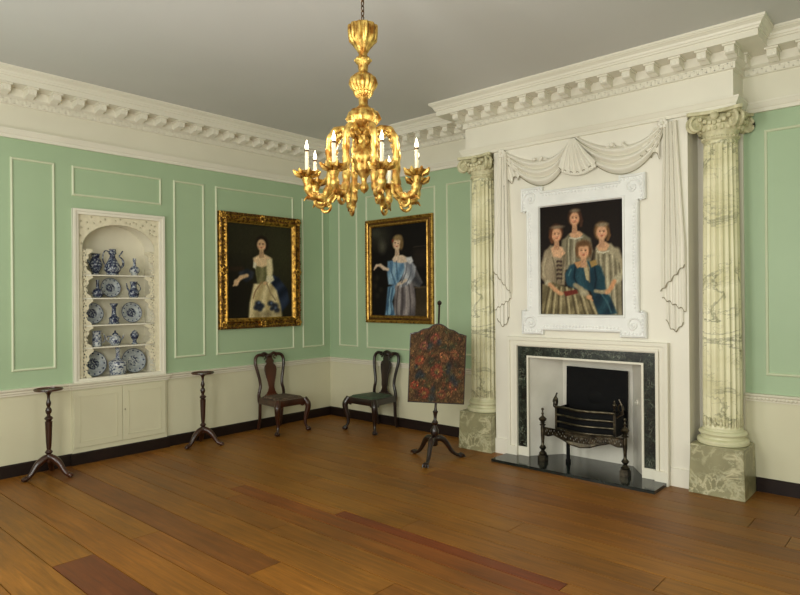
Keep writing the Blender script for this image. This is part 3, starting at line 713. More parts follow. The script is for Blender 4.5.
# ------------------------------------------------------------------ pictures
def painter(W, H, bg):
    return [[list(bg) for _ in range(W)] for _ in range(H)]
class Canvas:
    def __init__(s, W, H, quad, bg):
        s.W, s.H = W, H; s.px = [[[float(c) for c in bg] for _ in range(W+1)] for _ in range(H+1)]; s.q = quad
    def uv(s, x, y):
        l, r, tl, tr, bl, br = s.q; u = (x-l)/(r-l); t_ = tl+(tr-tl)*u; b_ = bl+(br-bl)*u
        return u, (y-t_)/(b_-t_)
    def mixp(s, i, j, c, a):
        if a <= 0: return
        p = s.px[j][i]; a = min(1, a)
        for k in range(3): p[k] += (c[k]-p[k])*a
    def ell(s, x, y, rx, ry, c, rot=0, soft=.25, al=1):
        l, r, tl, tr, bl, br = s.q; Wp = r-l; Hp = ((bl-tl)+(br-tr))/2
        u0, v0 = s.uv(x, y); R_ = max(rx, ry)*1.5; ca, sa = math.cos(rot), math.sin(rot)
        for j in range(max(0, int((v0-R_/Hp)*s.H)), min(s.H, int((v0+R_/Hp)*s.H)+1)+1):
            for i in range(max(0, int((u0-R_/Wp)*s.W)), min(s.W, int((u0+R_/Wp)*s.W)+1)+1):
                if i > s.W or j > s.H: continue
                dx = (i/s.W-u0)*Wp; dy = (j/s.H-v0)*Hp
                a_ = (dx*ca+dy*sa)/rx; b_ = (-dx*sa+dy*ca)/ry; d = math.sqrt(a_*a_+b_*b_)
                s.mixp(i, j, c, (1+soft-d)/(2*soft)*al if d > 1-soft else al)
    def poly(s, pts, c, soft=2.0, al=1, c2=None, fold=0, fa=0, fw=9):
        l, r, tl, tr, bl, br = s.q; Wp = r-l; Hp = ((bl-tl)+(br-tr))/2
        P = [(u*Wp, v*Hp) for u, v in (s.uv(*p) for p in pts)]
        x0 = min(p[0] for p in P)-soft; x1 = max(p[0] for p in P)+soft; y0 = min(p[1] for p in P)-soft; y1 = max(p[1] for p in P)+soft
        for j in range(max(0, int(y0/Hp*s.H)), min(s.H, int(y1/Hp*s.H)+1)+1):
            for i in range(max(0, int(x0/Wp*s.W)), min(s.W, int(x1/Wp*s.W)+1)+1):
                x = i/s.W*Wp; y = j/s.H*Hp; ins = False; dm = 1e9
                for k in range(len(P)):
                    ax, ay = P[k-1]; bx, by = P[k]
                    if (ay > y) != (by > y) and x < (bx-ax)*(y-ay)/(by-ay)+ax: ins = not ins
                    ex, ey = bx-ax, by-ay; t_ = max(0, min(1, ((x-ax)*ex+(y-ay)*ey)/(ex*ex+ey*ey+1e-9)))
                    dm = min(dm, math.hypot(x-ax-ex*t_, y-ay-ey*t_))
                d = dm if ins else -dm; a_ = (d+soft)/(2*soft)
                if a_ > 0:
                    cc = c
                    if c2:
                        ph = math.sin((x*math.cos(fa)+y*math.sin(fa))/fw+1.3*math.sin(y/37)+.8*math.sin(x/23)); k_ = .5+.5*ph
                        cc = tuple(lerp(p, q, k_) for p, q in zip(c, c2))
                    s.mixp(i, j, cc, a_*al)
    def dapple(s, n, seed, amp=.16, big=5):
        rr = random.Random(seed)
        for _ in range(n):
            i0 = rr.randrange(s.W+1); j0 = rr.randrange(s.H+1); k = 1+rr.uniform(-amp, amp); ln = rr.randint(1, big); sl = rr.uniform(-.6, .6)
            for q in range(ln):
                i, j = i0+round(q*sl), j0+q
                if 0 <= i <= s.W and 0 <= j <= s.H: s.px[j][i] = [c*k for c in s.px[j][i]]
    def mesh(s, x0, z0, w_, h_):
        m = MB()
        m.grid(s.W, s.H, lambda u, v: (x0+w_*u, 0, z0+h_*(1-v)), cfn=lambda u, v: lin(tuple(max(0, min(255, c)) for c in s.px[min(s.H, round(v*s.H))][min(s.W, round(u*s.W))])), flip=True)
        return m
    def line(s, pts, w_, c, soft=1.5, al=1):
        for (ax, ay), (bx, by) in zip(pts, pts[1:]):
            n = max(1, int(math.hypot(bx-ax, by-ay)/max(2, w_)))
            for k in range(n+1): s.ell(lerp(ax, bx, k/n), lerp(ay, by, k/n), w_, w_, c, soft=.5, al=al)
def face(cv, x, y, r, hair, skin=(196, 150, 114), turn=0, hairup=1.0):
    cv.ell(x+turn*-.25*r, y-.35*r*hairup, r*1.08, r*1.25, hair)
    cv.ell(x+turn*-.4*r, y+.1*r, r*.95, r*1.1, hair)
    cv.poly([(x-.36*r, y+.6*r), (x+.36*r, y+.6*r), (x+.46*r, y+2.35*r), (x-.46*r, y+2.35*r)], tuple(c*.88 for c in skin), soft=2)
    cv.ell(x, y, r*.8, r*1.06, skin, soft=.16)
    cv.ell(x+turn*.12*r-.3*r, y-.12*r, r*.14, r*.07, (60, 38, 28), soft=.5); cv.ell(x+turn*.12*r+.3*r, y-.12*r, r*.14, r*.07, (60, 38, 28), soft=.5)
    cv.ell(x+turn*.12*r-.3*r, y-.3*r, r*.2, r*.05, (110, 76, 54), soft=.5, al=.7); cv.ell(x+turn*.12*r+.3*r, y-.3*r, r*.2, r*.05, (110, 76, 54), soft=.5, al=.7)
    cv.ell(x+turn*.2*r, y+.12*r, r*.09, r*.28, (224, 184, 148), soft=.6, al=.8); cv.ell(x+turn*.2*r+.05*r, y+.32*r, r*.14, r*.06, (150, 104, 80), soft=.6, al=.8)
    cv.ell(x+turn*.14*r, y+.54*r, r*.2, r*.08, (160, 66, 54), soft=.5)
    cv.ell(x-.4*r, y+.3*r, r*.2, r*.18, (214, 140, 112), soft=.9, al=.5); cv.ell(x+.4*r, y+.3*r, r*.2, r*.18, (214, 140, 112), soft=.9, al=.5)

# picture 1: lady in a cream gown (left wall)
c1 = Canvas(96, 126, (100, 355, 120, 150, 512, 507), (34, 32, 21))
c1.ell(250, 200, 130, 120, (50, 48, 32), soft=.9, al=.8); c1.ell(330, 260, 60, 110, (58, 58, 38), soft=.9, al=.7)
c1.ell(130, 420, 60, 110, (24, 20, 16), soft=.9, al=.8); c1.poly([(100, 300), (160, 300), (165, 318), (100, 320)], (44, 34, 24), al=.7)
c1.poly([(262, 330), (300, 350), (335, 395), (345, 450), (300, 500), (270, 430)], (24, 30, 44), soft=4, c2=(46, 56, 76), fw=8, fa=.6)
c1.poly([(198, 372), (262, 365), (290, 400), (306, 460), (312, 510), (178, 510), (182, 450)], (176, 158, 112), soft=4, c2=(222, 206, 160), fw=8, fa=.25)
c1.poly([(140, 325), (175, 310), (200, 325), (195, 350), (170, 365), (150, 350)], (30, 34, 42), soft=4, c2=(50, 54, 62), fw=6)
c1.line([(172, 338), (150, 345), (134, 362)], 7, (206, 172, 132)); c1.ell(132, 366, 9, 13, (212, 178, 138)); c1.line([(130, 368), (122, 378)], 3, (200, 165, 126))
c1.poly([(203, 282), (262, 278), (256, 330), (248, 372), (212, 372), (206, 330)], (96, 94, 62), soft=2, c2=(126, 122, 84), fw=6)
c1.poly([(196, 268), (222, 254), (242, 254), (268, 268), (264, 296), (232, 306), (202, 298)], (222, 192, 150), soft=3)
c1.poly([(252, 274), (272, 272), (276, 320), (270, 350), (255, 356), (248, 320)], (204, 190, 146), soft=4, c2=(226, 212, 170), fw=6)
c1.poly([(250, 340), (274, 342), (280, 358), (262, 372), (246, 362)], (220, 210, 176), soft=3); c1.ell(244, 370, 10, 7, (206, 170, 128))
c1.poly([(198, 282), (210, 290), (206, 312), (196, 305)], (216, 208, 180), soft=2)
c1.line([(230, 365), (205, 400), (196, 430)], 2.5, (150, 120, 84)); c1.line([(250, 372), (265, 410), (285, 440)], 2.5, (150, 130, 96))
face(c1, 230, 216, 22, (30, 20, 15), (204, 168, 128), -.4)
for x, y, r in ((215, 452, 13), (228, 462, 12), (208, 468, 11), (265, 452, 12), (282, 462, 14), (290, 480, 12), (222, 476, 9), (270, 474, 9)): c1.ell(x, y, r, r*.9, (28, 34, 50), soft=.4, al=.9)
for x, y in ((218, 448), (268, 450), (285, 470)): c1.ell(x, y, 5, 5, (86, 98, 122), soft=.5)
c1.ell(250, 495, 40, 12, (110, 100, 76), soft=.8, al=.6)
# picture 2: lady in blue silk (far wall)
c2 = Canvas(96, 126, (80, 368, 92, 60, 542, 540), (20, 17, 16))
c2.ell(125, 135, 45, 55, (54, 54, 44), soft=.8, al=.8); c2.ell(140, 190, 18, 30, (92, 90, 76), soft=.7, al=.7); c2.ell(100, 120, 22, 20, (66, 68, 56), soft=.8, al=.6)
c2.poly([(300, 200), (368, 190), (368, 290), (300, 300)], (34, 28, 24), soft=8, al=.8); c2.line([(300, 190), (345, 183), (368, 180)], 2, (52, 46, 38))
c2.poly([(312, 395), (368, 390), (368, 540), (300, 540)], (50, 42, 30), soft=4, c2=(60, 50, 36), fw=20, fa=1.57); c2.line([(306, 396), (368, 390)], 4, (74, 62, 44))
c2.poly([(270, 270), (310, 290), (345, 370), (330, 395), (290, 385), (265, 330)], (56, 56, 60), soft=4, c2=(96, 94, 94), fw=8, fa=-.6)
c2.poly([(196, 380), (285, 350), (305, 400), (310, 470), (306, 540), (190, 540), (200, 460)], (84, 78, 80), soft=4, c2=(142, 134, 132), fw=10, fa=.2)
c2.poly([(168, 395), (205, 380), (206, 420), (190, 470), (205, 540), (152, 540), (160, 470)], (64, 96, 122), soft=4, c2=(122, 160, 184), fw=7, fa=.35)
c2.line([(180, 280), (184, 330), (200, 376)], 4, (60, 88, 112), al=.1)
c2.poly([(168, 264), (205, 256), (260, 262), (262, 300), (238, 350), (215, 385), (172, 382), (165, 330)], (84, 118, 146), soft=4, c2=(136, 168, 190), fw=12, fa=.25)
c2.poly([(250, 262), (292, 262), (312, 290), (306, 340), (276, 385), (226, 400), (240, 350), (258, 300)], (116, 120, 128), soft=4, c2=(186, 188, 192), fw=8, fa=-.45)
c2.poly([(192, 252), (206, 232), (246, 230), (276, 246), (285, 262), (240, 272), (198, 266)], (204, 182, 158), soft=3)
c2.poly([(262, 244), (290, 238), (300, 262), (282, 276), (268, 262)], (190, 190, 190), soft=3)
c2.line([(168, 305), (148, 300), (128, 284)], 8, (206, 184, 160)); c2.line([(128, 284), (108, 286), (100, 298)], 6, (204, 180, 154)); c2.line([(98, 298), (94, 308)], 3, (196, 170, 144))
c2.line([(262, 358), (240, 372), (222, 380)], 7, (196, 178, 158))
for p_ in ([(184, 270), (188, 320), (206, 378)], [(214, 262), (216, 310), (222, 360)], [(176, 400), (168, 460), (164, 536)], [(196, 400), (184, 466), (188, 536)]): c2.line(p_, 3, (58, 86, 110), soft=1.2, al=.6)
for p_ in ([(200, 268), (202, 320), (214, 372)], [(186, 398), (176, 460), (176, 536)]): c2.line(p_, 3, (146, 176, 192), soft=1.2, al=.6)
for p_ in ([(222, 392), (214, 460), (212, 536)], [(246, 384), (244, 460), (240, 536)], [(276, 380), (284, 460), (282, 536)]): c2.line(p_, 4, (70, 64, 64), soft=1.2, al=.55)
for p_ in ([(234, 392), (230, 460), (226, 536)], [(262, 384), (264, 460), (262, 536)]): c2.line(p_, 4, (160, 152, 148), soft=1.2, al=.5)
for p_ in ([(268, 270), (262, 320), (240, 372)], [(290, 280), (286, 330), (262, 380)]): c2.line(p_, 3, (92, 96, 104), soft=1.2, al=.6)
face(c2, 218, 174, 26, (118, 96, 62), (208, 180, 150), -.5, 1.25)
c2.ell(222, 142, 20, 14, (132, 110, 74), soft=.4); c2.ell(240, 180, 8, 22, (110, 88, 56), soft=.5); c2.ell(196, 158, 5, 8, (130, 40, 34), soft=.5, al=.7)
for x, y in ((110, 350), (100, 390), (130, 410), (112, 440)): c2.ell(x, y, 10, 12, (46, 44, 34), soft=.8, al=.7)
# picture 3: three girls and a boy (over the fireplace)
c3 = Canvas(124, 160, (48, 402, 80, 37, 530, 531), (22, 16, 13))
BD = (150, 142, 116); BDK = (96, 88, 68)
c3.ell(225, 300, 190, 150, (40, 30, 22), soft=.9, al=.6)
# girl standing at the back
c3.poly([(158, 212), (178, 190), (204, 182), (240, 186), (264, 205), (272, 262), (250, 340), (160, 340), (150, 262)], (112, 106, 84), soft=4, c2=(146, 138, 114), fw=12, fa=.1)
c3.poly([(180, 190), (203, 176), (226, 178), (238, 190), (226, 206), (188, 208)], (196, 152, 116), soft=3)
for x in (170, 188, 214, 236): c3.line([(x, 214), (x-4, 262), (x-2, 320)], 3, BDK, soft=1.2, al=.55)
for x in (178, 202, 226): c3.line([(x, 212), (x-2, 262), (x, 320)], 2.5, (176, 168, 140), soft=1.2, al=.6)
c3.line([(182, 206), (206, 210), (234, 203)], 3, (186, 180, 158), al=.9)
c3.line([(156, 220), (152, 268), (160, 300)], 9, (126, 118, 94), al=.9); c3.line([(262, 214), (270, 262), (262, 300)], 9, (120, 112, 90), al=.9)
face(c3, 203, 126, 26, (74, 48, 32), (202, 152, 116), -.1); c3.ell(205, 92, 18, 7, (132, 120, 98), soft=.6, al=.8); c3.line([(226, 108), (234, 134), (230, 156)], 5, (70, 44, 30))
# right-hand girl
c3.poly([(290, 246), (312, 226), (352, 228), (378, 262), (386, 310), (392, 400), (394, 530), (296, 530), (290, 420), (284, 320)], (124, 116, 92), soft=4, c2=(162, 152, 124), fw=12, fa=.08)
c3.poly([(294, 240), (310, 222), (330, 220), (346, 234), (334, 260), (304, 262)], (200, 156, 118), soft=3)
for x in (300, 322, 346, 368): c3.line([(x, 274), (x+3, 360), (x+6, 440), (x+8, 525)], 3.5, BDK, soft=1.2, al=.5)
for x in (310, 334, 358): c3.line([(x, 272), (x+2, 360), (x+6, 440), (x+10, 525)], 3, (190, 180, 150), soft=1.2, al=.5)
c3.line([(298, 262), (320, 268), (342, 260)], 3, (196, 188, 162)); c3.line([(286, 262), (282, 310), (290, 350)], 5, (78, 68, 50), al=.6)
c3.line([(372, 258), (390, 310), (394, 350)], 13, (156, 146, 118)); c3.line([(392, 350), (380, 372), (368, 384)], 13, (172, 164, 136)); c3.line([(382, 312), (386, 350)], 3, BDK, al=.6)
c3.line([(364, 386), (352, 412), (340, 428)], 8, (196, 142, 100)); c3.ell(336, 430, 12, 9, (198, 146, 104))
face(c3, 315, 182, 27, (118, 86, 52), (204, 156, 120), .1); c3.ell(318, 150, 22, 8, (138, 122, 98), soft=.5); c3.line([(340, 168), (346, 195), (338, 214)], 5, (106, 76, 46))
# left-hand girl
c3.poly([(74, 262), (96, 238), (146, 244), (166, 262), (164, 320), (158, 405), (84, 405), (68, 330)], (124, 110, 88), soft=4, c2=(158, 144, 118), fw=11, fa=.1)
c3.poly([(98, 252), (118, 238), (148, 246), (162, 270), (140, 292), (108, 286)], (206, 164, 128), soft=3)
c3.poly([(58, 402), (104, 392), (176, 416), (246, 436), (296, 486), (304, 530), (54, 530)], (98, 88, 62), soft=4, c2=(132, 120, 88), fw=14, fa=1.0)
for x0_, x1_ in ((90, 66), (112, 96), (134, 128), (158, 168), (184, 206), (212, 244), (236, 280)):
    c3.line([(x0_, 412), ((x0_+x1_)/2, 465), (x1_, 526)], 3.5, (72, 62, 42), soft=1.2, al=.6); c3.line([(x0_+10, 414), ((x0_+x1_)/2+11, 465), (x1_+12, 526)], 4, (178, 164, 126), soft=1.2, al=.55)
c3.line([(106, 288), (118, 340), (124, 396)], 3, BDK, al=.6); c3.line([(158, 280), (150, 340), (142, 396)], 3, BDK, al=.6)
for y in (305, 322, 340, 358, 376): c3.ell(135, y, 8, 4, (50, 36, 30), .4, soft=.5, al=.8); c3.ell(126, y+2, 4, 5, (44, 30, 28), soft=.5, al=.8); c3.ell(144, y+1, 4, 5, (44, 30, 28), soft=.5, al=.8)
c3.line([(80, 270), (66, 320), (66, 370), (84, 394)], 12, (150, 136, 110)); c3.line([(76, 290), (64, 330), (66, 368)], 3, (182, 170, 140), al=.7); c3.ell(84, 396, 13, 10, (176, 168, 142), soft=.5)
c3.line([(92, 402), (116, 424), (136, 438)], 8, (196, 148, 108))
face(c3, 124, 194, 27, (100, 62, 40), (202, 152, 116), .3); c3.ell(128, 162, 27, 7, (126, 112, 92), soft=.5, al=.9); c3.line([(100, 180), (96, 205), (104, 226)], 6, (92, 56, 36))
# seated boy in blue
c3.poly([(166, 352), (184, 324), (222, 302), (268, 304), (308, 326), (322, 372), (330, 418), (300, 432), (262, 428), (222, 418), (176, 408), (162, 384)], (20, 44, 56), soft=4, c2=(38, 70, 80), fw=14, fa=.3)
c3.line([(190, 332), (176, 362), (182, 394), (214, 408)], 13, (34, 66, 78)); c3.line([(186, 338), (176, 364)], 3, (70, 106, 112), al=.8); c3.line([(204, 328), (200, 372), (210, 396)], 3, (12, 28, 38), al=.8)
c3.line([(300, 334), (312, 376), (308, 412)], 13, (30, 60, 70)); c3.line([(286, 330), (292, 380), (284, 420)], 3, (12, 28, 38), al=.8)
c3.poly([(268, 420), (316, 424), (346, 446), (374, 520), (340, 528), (300, 528), (280, 476)], (18, 38, 50), soft=4, c2=(34, 64, 74), fw=13, fa=.5)
c3.line([(310, 436), (336, 476), (350, 516)], 3, (62, 96, 102), al=.6)
c3.poly([(236, 308), (252, 300), (264, 330), (266, 390), (250, 380), (242, 340)], (172, 158, 122), soft=2); c3.line([(256, 312), (262, 350), (264, 392)], 2, (110, 96, 70), al=.8)
c3.poly([(200, 310), (232, 300), (242, 318), (214, 334)], (180, 134, 90), soft=2.5); c3.poly([(264, 304), (292, 296), (296, 318), (272, 330)], (150, 122, 72), soft=2.5)
face(c3, 240, 262, 29, (108, 76, 48), (204, 156, 118), .05); c3.ell(240, 230, 27, 11, (96, 68, 42), soft=.4); c3.ell(212, 262, 6, 22, (100, 70, 44), soft=.5); c3.ell(268, 262, 6, 22, (94, 66, 42), soft=.5)
c3.line([(204, 404), (228, 420), (252, 442)], 9, (146, 134, 106)); c3.ell(238, 436, 17, 13, (166, 156, 128), soft=.6); c3.ell(262, 454, 12, 10, (194, 148, 108)); c3.line([(268, 458), (276, 468)], 3, (190, 142, 104))
c3.poly([(152, 432), (210, 422), (216, 438), (162, 452)], (104, 42, 32), soft=2); c3.ell(142, 440, 12, 8, (194, 148, 108))
c3.line([(288, 428), (314, 432), (330, 432)], 7, (148, 136, 108)); c3.ell(334, 434, 8, 7, (194, 146, 106))
c1.dapple(5000, 1, .1, 3); c2.dapple(5000, 2, .1, 3); c3.dapple(9000, 3, .10, 3)
def rect_frame(m, x0, x1, z0, z1, prof, mi=0):       # prof: (inward from outer edge, forward) on local x,z; front = -y
    k = len(prof); vs = []
    for s_, h in prof:
        vs += [(x0+s_, -h, z0+s_), (x1-s_, -h, z0+s_), (x1-s_, -h, z1-s_), (x0+s_, -h, z1-s_)]
    m.add(vs, [(i*4+q, i*4+(q+1) % 4, (i+1)*4+(q+1) % 4, (i+1)*4+q) for i in range(k-1) for q in range(4)], mi)
def orient(o): fix_normals(o); return o
# picture 1 local: x along wall, front -y; placed on left wall facing +x
p1 = thing('framed_portrait', 'portrait of a lady in cream gown, carved gilt frame with foliate corners', 'painting', (0.002, -1.245, 1.352), PI/2)
Wp, Hp = 1.30, 1.512
m = MB(); rect_frame(m, -Wp/2, Wp/2, 0, Hp, [(0, 0), (0, .045), (.02, .06), (.04, .05), (.07, .045), (.095, .062), (.115, .05), (.128, .03), (.135, .016)])
rnd = random.Random(11)
def edge_pts(x0, x1, z0, z1, n): 
    for k in range(n):
        t_ = k/n*2*((x1-x0)+(z1-z0)); a, b_ = x1-x0, z1-z0
        if t_ < a: yield x0+t_, z0, 0
        elif t_ < a+b_: yield x1, z0+t_-a, 1
        elif t_ < 2*a+b_: yield x1-(t_-a-b_), z1, 0
        else: yield x0, z1-(t_-2*a-b_), 1
for x, z, d_ in edge_pts(-Wp/2+.02, Wp/2-.02, .02, Hp-.02, 150):
    m.ball((x+rnd.uniform(-.006, .006), -.056, z+rnd.uniform(-.006, .006)), (.02 if d_ == 0 else .015, .014, .015 if d_ == 0 else .02), 7, 1)
for x, z, d_ in edge_pts(-Wp/2+.065, Wp/2-.065, .065, Hp-.065, 110):
    m.ball((x+rnd.uniform(-.01, .01), -.05, z+rnd.uniform(-.01, .01)), (.016, .012, .013), 6, 1)
for sx in (-1, 0, 1):
    for sz in (0, .5, 1):
        if sx == 0 and sz == .5: continue
        x = sx*(Wp/2-.055); z = .055+(Hp-.11)*sz
        for k in range(7):
            a = 2*PI*k/7; m.ball((x+.035*math.cos(a), -.065, z+.035*math.sin(a)), (.022, .018, .022), 7)
        m.ball((x, -.072, z), .022, 8)
orient(m.build('frame', [GILT, GILTD], p1))
m = MB(); rect_frame(m, -Wp/2+.122, Wp/2-.122, .122, Hp-.122, [(0, .03), (.004, .036), (.012, .03), (.018, .014)]); orient(m.build('sight_edge', GILTB, p1, smooth=False))
cv = c1.mesh(-Wp/2+.13, .13, Wp-.26, Hp-.26); cv.v = [(x, -.016, z) for x, y, z in cv.v]; cv.build('canvas', PAINT, p1, colors=True, smooth=False)
# picture 2
p2 = thing('framed_portrait', 'portrait of a lady in blue and silver silk, plain-sided gilt frame', 'painting', (1.402, -.002, 1.395), 0)
Wp, Hp = 1.205, 1.425
m = MB(); rect_frame(m, -Wp/2, Wp/2, 0, Hp, [(0, 0), (0, .04), (.012, .052), (.03, .046), (.045, .03), (.075, .034), (.09, .045), (.1, .035), (.105, .018)])
for x, z, d_ in edge_pts(-Wp/2+.016, Wp/2-.016, .016, Hp-.016, 170): m.ball((x, -.048, z), (.01, .012, .01), 6, 1)
orient(m.build('frame', [GILTB, GILT], p2))
m = MB(); rect_frame(m, -Wp/2+.042, Wp/2-.042, .042, Hp-.042, [(0, .03), (.008, .037), (.022, .037), (.03, .034)]); orient(m.build('dark_band', GILTD, p2, smooth=False))
cv = c2.mesh(-Wp/2+.1, .1, Wp-.2, Hp-.2); cv.v = [(x, -.018, z) for x, y, z in cv.v]; cv.build('canvas', PAINT, p2, colors=True, smooth=False)
# picture 3 with eared white frame
YB = -D
p3 = thing('framed_group_portrait', 'group portrait of three girls and a boy in blue, wide white carved eared frame', 'painting', (4.157, YB-.002, 1.345), 0)
xo, ex_, ew = .592, .660, .245
x0, x1, zb, zt = -xo, xo, .045, 1.50
ZB, ZTt = 0, 1.55
def eared(x, xe, z0, z1, ze0, ze1, ew):
    ix = xe-ew
    return [(-xe, ze0), (-ix, ze0), (-ix, z0), (ix, z0), (ix, ze0), (xe, ze0), (xe, ze0+.235), (x, ze0+.235), (x, ze1-.235), (xe, ze1-.235), (xe, ze1), (ix, ze1), (ix, z1), (-ix, z1), (-ix, ze1), (-xe, ze1), (-xe, ze1-.235), (-x, ze1-.235), (-x, ze0+.235), (-xe, ze0+.235)]
TP = frame((0, 0, 0), (1, 0, 0), (0, 0, 1), (0, -1, 0))
openr = [(-.447, .205), (.447, .205), (.447, 1.338), (-.447, 1.338)]
m = MB(); m.flat([eared(xo, ex_, zb, zt, ZB, ZTt, ew), openr[::-1]], .04, TP @ Matrix.Translation((0, 0, .02)), bevel=.004)
rect_frame(m, -.47, .47, .182, 1.361, [(0, .04), (.006, .056), (.02, .056), (.03, .03)])
m.build('frame', WHITEF, p3, angle=30)
m = MB()     # raised outer moulding following the ears
ol = eared(xo-.012, ex_-.012, zb+.012, zt-.012, ZB+.012, ZTt-.012, ew-.024); 
m.tube([(x, -.044, z) for x, z in ol], .013, 8, closed=True)
n = len(ol)
for k in range(n):
    a = Vector(ol[k]); b_ = Vector(ol[(k+1) % n]); L = (b_-a).length; c = max(1, int(L/.036))
    mid = Vector((0, .77))
    for j in range(c):
        p = a+(b_-a)*(j+.5)/c; q = p+(mid-p).normalized()*.032
        m.ball((q.x, -.042, q.y), (.014, .013, .014), 6)
m.build('egg_moulding', WHITEF, p3)
for sx in (-1, 1):
    for z in (.118, 1.432):
        m = MB(); cx_ = sx*.545
        for k in range(3):
            sp = [(cx_+sx*(.075-.018*k-.006*t_)*math.cos(t_+k*2.1), -.046, z+(.075-.018*k-.006*t_)*math.sin(t_+k*2.1)) for t_ in [j*.35 for j in range(9)]]
            m.tube(sp, .011, 6)
        m.ball((cx_, -.05, z), (.025, .014, .025), 8)
        m.build('corner_scrollwork', WHITEF, p3)
cv = c3.mesh(-.45, .203, .9, 1.137); cv.v = [(x, -.02, z) for x, y, z in cv.v]; cv.build('canvas', PAINT, p3, colors=True, smooth=False)

# ------------------------------------------------------------------ carved drapery on the breast
dr = thing('carved_drapery', 'white carved plaster drapery, two swags and two long tails round the group portrait', 'plasterwork', (4.155, -D, 0))
S = lambda x: x-4.155
def swag(pa, pb, sag0, sag1, lowx, nf=5, name='swag'):
    m = MB()
    def fn(u, v):
        w0 = 4*u*(1-u)
        x = lerp(pa[0], pb[0], u); zt = lerp(pa[1], pb[1], u)
        k = lowx; uu = u**(math.log(.5)/math.log(k)); w0 = 4*uu*(1-uu)
        w0 = w0**.8 if w0 > 0 else 0
        sag = lerp(sag0, sag1, v)
        pinch = (1-w0)*.55
        z = zt-.02-sag*w0-(v-.5)*.10*(1-w0)
        y = -.006-(.020+.030*w0)*(.5-.5*math.cos(2*PI*nf*v))**.55-.012*w0*math.sin(PI*v)
        if v in (0, 1): y = 0
        return (S(x), y, z)
    m.grid(44, 60, fn)
    return m
m = swag((3.255, 3.325), (4.07, 3.34), .13, .40, .6, 3); o = orient(m.build('swag', BREAST, dr)); 
m = swag((4.12, 3.34), (4.985, 3.335), .13, .405, .56, 3); orient(m.build('swag', BREAST, dr))
def swag_hem(pa, pb, sag, lowx, yy=-.012, e=.05):
    P = []
    for i in range(41):
        u = i/40; uu = u**(math.log(.5)/math.log(lowx)); w0 = (4*uu*(1-uu)); w0 = w0**.8 if w0 > 0 else 0
        P.append((S(lerp(pa[0], pb[0], u)), yy, lerp(pa[1], pb[1], u)-.02-sag*w0-e*(1-w0)))
    return P
def hem(pts, r=.0055): MB().tube(pts, r, 6).build('hem_fold_line', HEMC, dr)  # thin grey-brown line, used on hems and along folds
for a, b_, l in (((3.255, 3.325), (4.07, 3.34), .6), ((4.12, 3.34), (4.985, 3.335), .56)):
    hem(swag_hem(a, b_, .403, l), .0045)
    for f in (1/3, 2/3): hem(swag_hem(a, b_, lerp(.13, .40, f), l, -.012, (f-.5)*.10), .003)  # finer grey-brown lines follow the fold valleys
# centre shell fan
m2 = MB()
def fan(u, v):
    a = lerp(-1, 1, u); top = (S(4.09)+a*.02, 3.345)
    bx = S(4.155)+a*.2; bz = 3.05-.07*math.cos(a*PI/2)+.012*math.cos(u*PI*2*6)
    x = lerp(top[0], bx, v); z = lerp(top[1], bz, v)
    y = -.03-.03*v*(.5+.5*math.cos(u*PI*2*6))-.03*math.sin(PI*v*.9)
    return (x, y, z)
m2.grid(60, 12, fan); orient(m2.build('centre_fan', BREAST, dr))
hem([fan(i/60, 1) for i in range(61)], .004)
# scalloped shell under the fan, flowers and small tails
m3 = MB(); rnd = random.Random(5)
for k in range(15):
    a = -1+2*k/14; m3.ball((S(4.16)+a*.17, -.045, 3.03-.05*math.cos(a*PI/2)), (.02, .02, .028), 7)
m3.build('shell_edge', BREAST, dr)
for cx_, cz, n_ in ((3.70, 3.17, 9), (4.56, 3.18, 9)):
    m3 = MB()
    for k in range(n_): m3.ball((S(cx_)+rnd.uniform(-.10, .10), -.04, cz+rnd.uniform(-.03, .03)), (rnd.uniform(.015, .03), .02, rnd.uniform(.012, .022)), 7)
    m3.build('flower_cluster', BREAST, dr)
def tail(x0, x1, z0, z1, sgn, name):
    def fn(u, v):
        w_ = lerp(.25, 1, v); x = lerp(x0, lerp(x0, x1, u), w_)
        zz = lerp(z0, z1+.06*abs(math.sin(u*PI*2.5))+.06*u, v)
        y = -.01-.028*(.5+.5*math.cos(u*PI*7))*(.4+.6*v)
        return (S(x), y, zz)
    mm = MB(); mm.grid(28, 12, fn); orient(mm.build(name, BREAST, dr)); hem([fn(i/28, 1) for i in range(29)], .004)
tail(3.28, 3.50, 3.28, 2.95, 1, 'short_tail'); tail(4.95, 4.74, 3.30, 3.0, -1, 'short_tail')
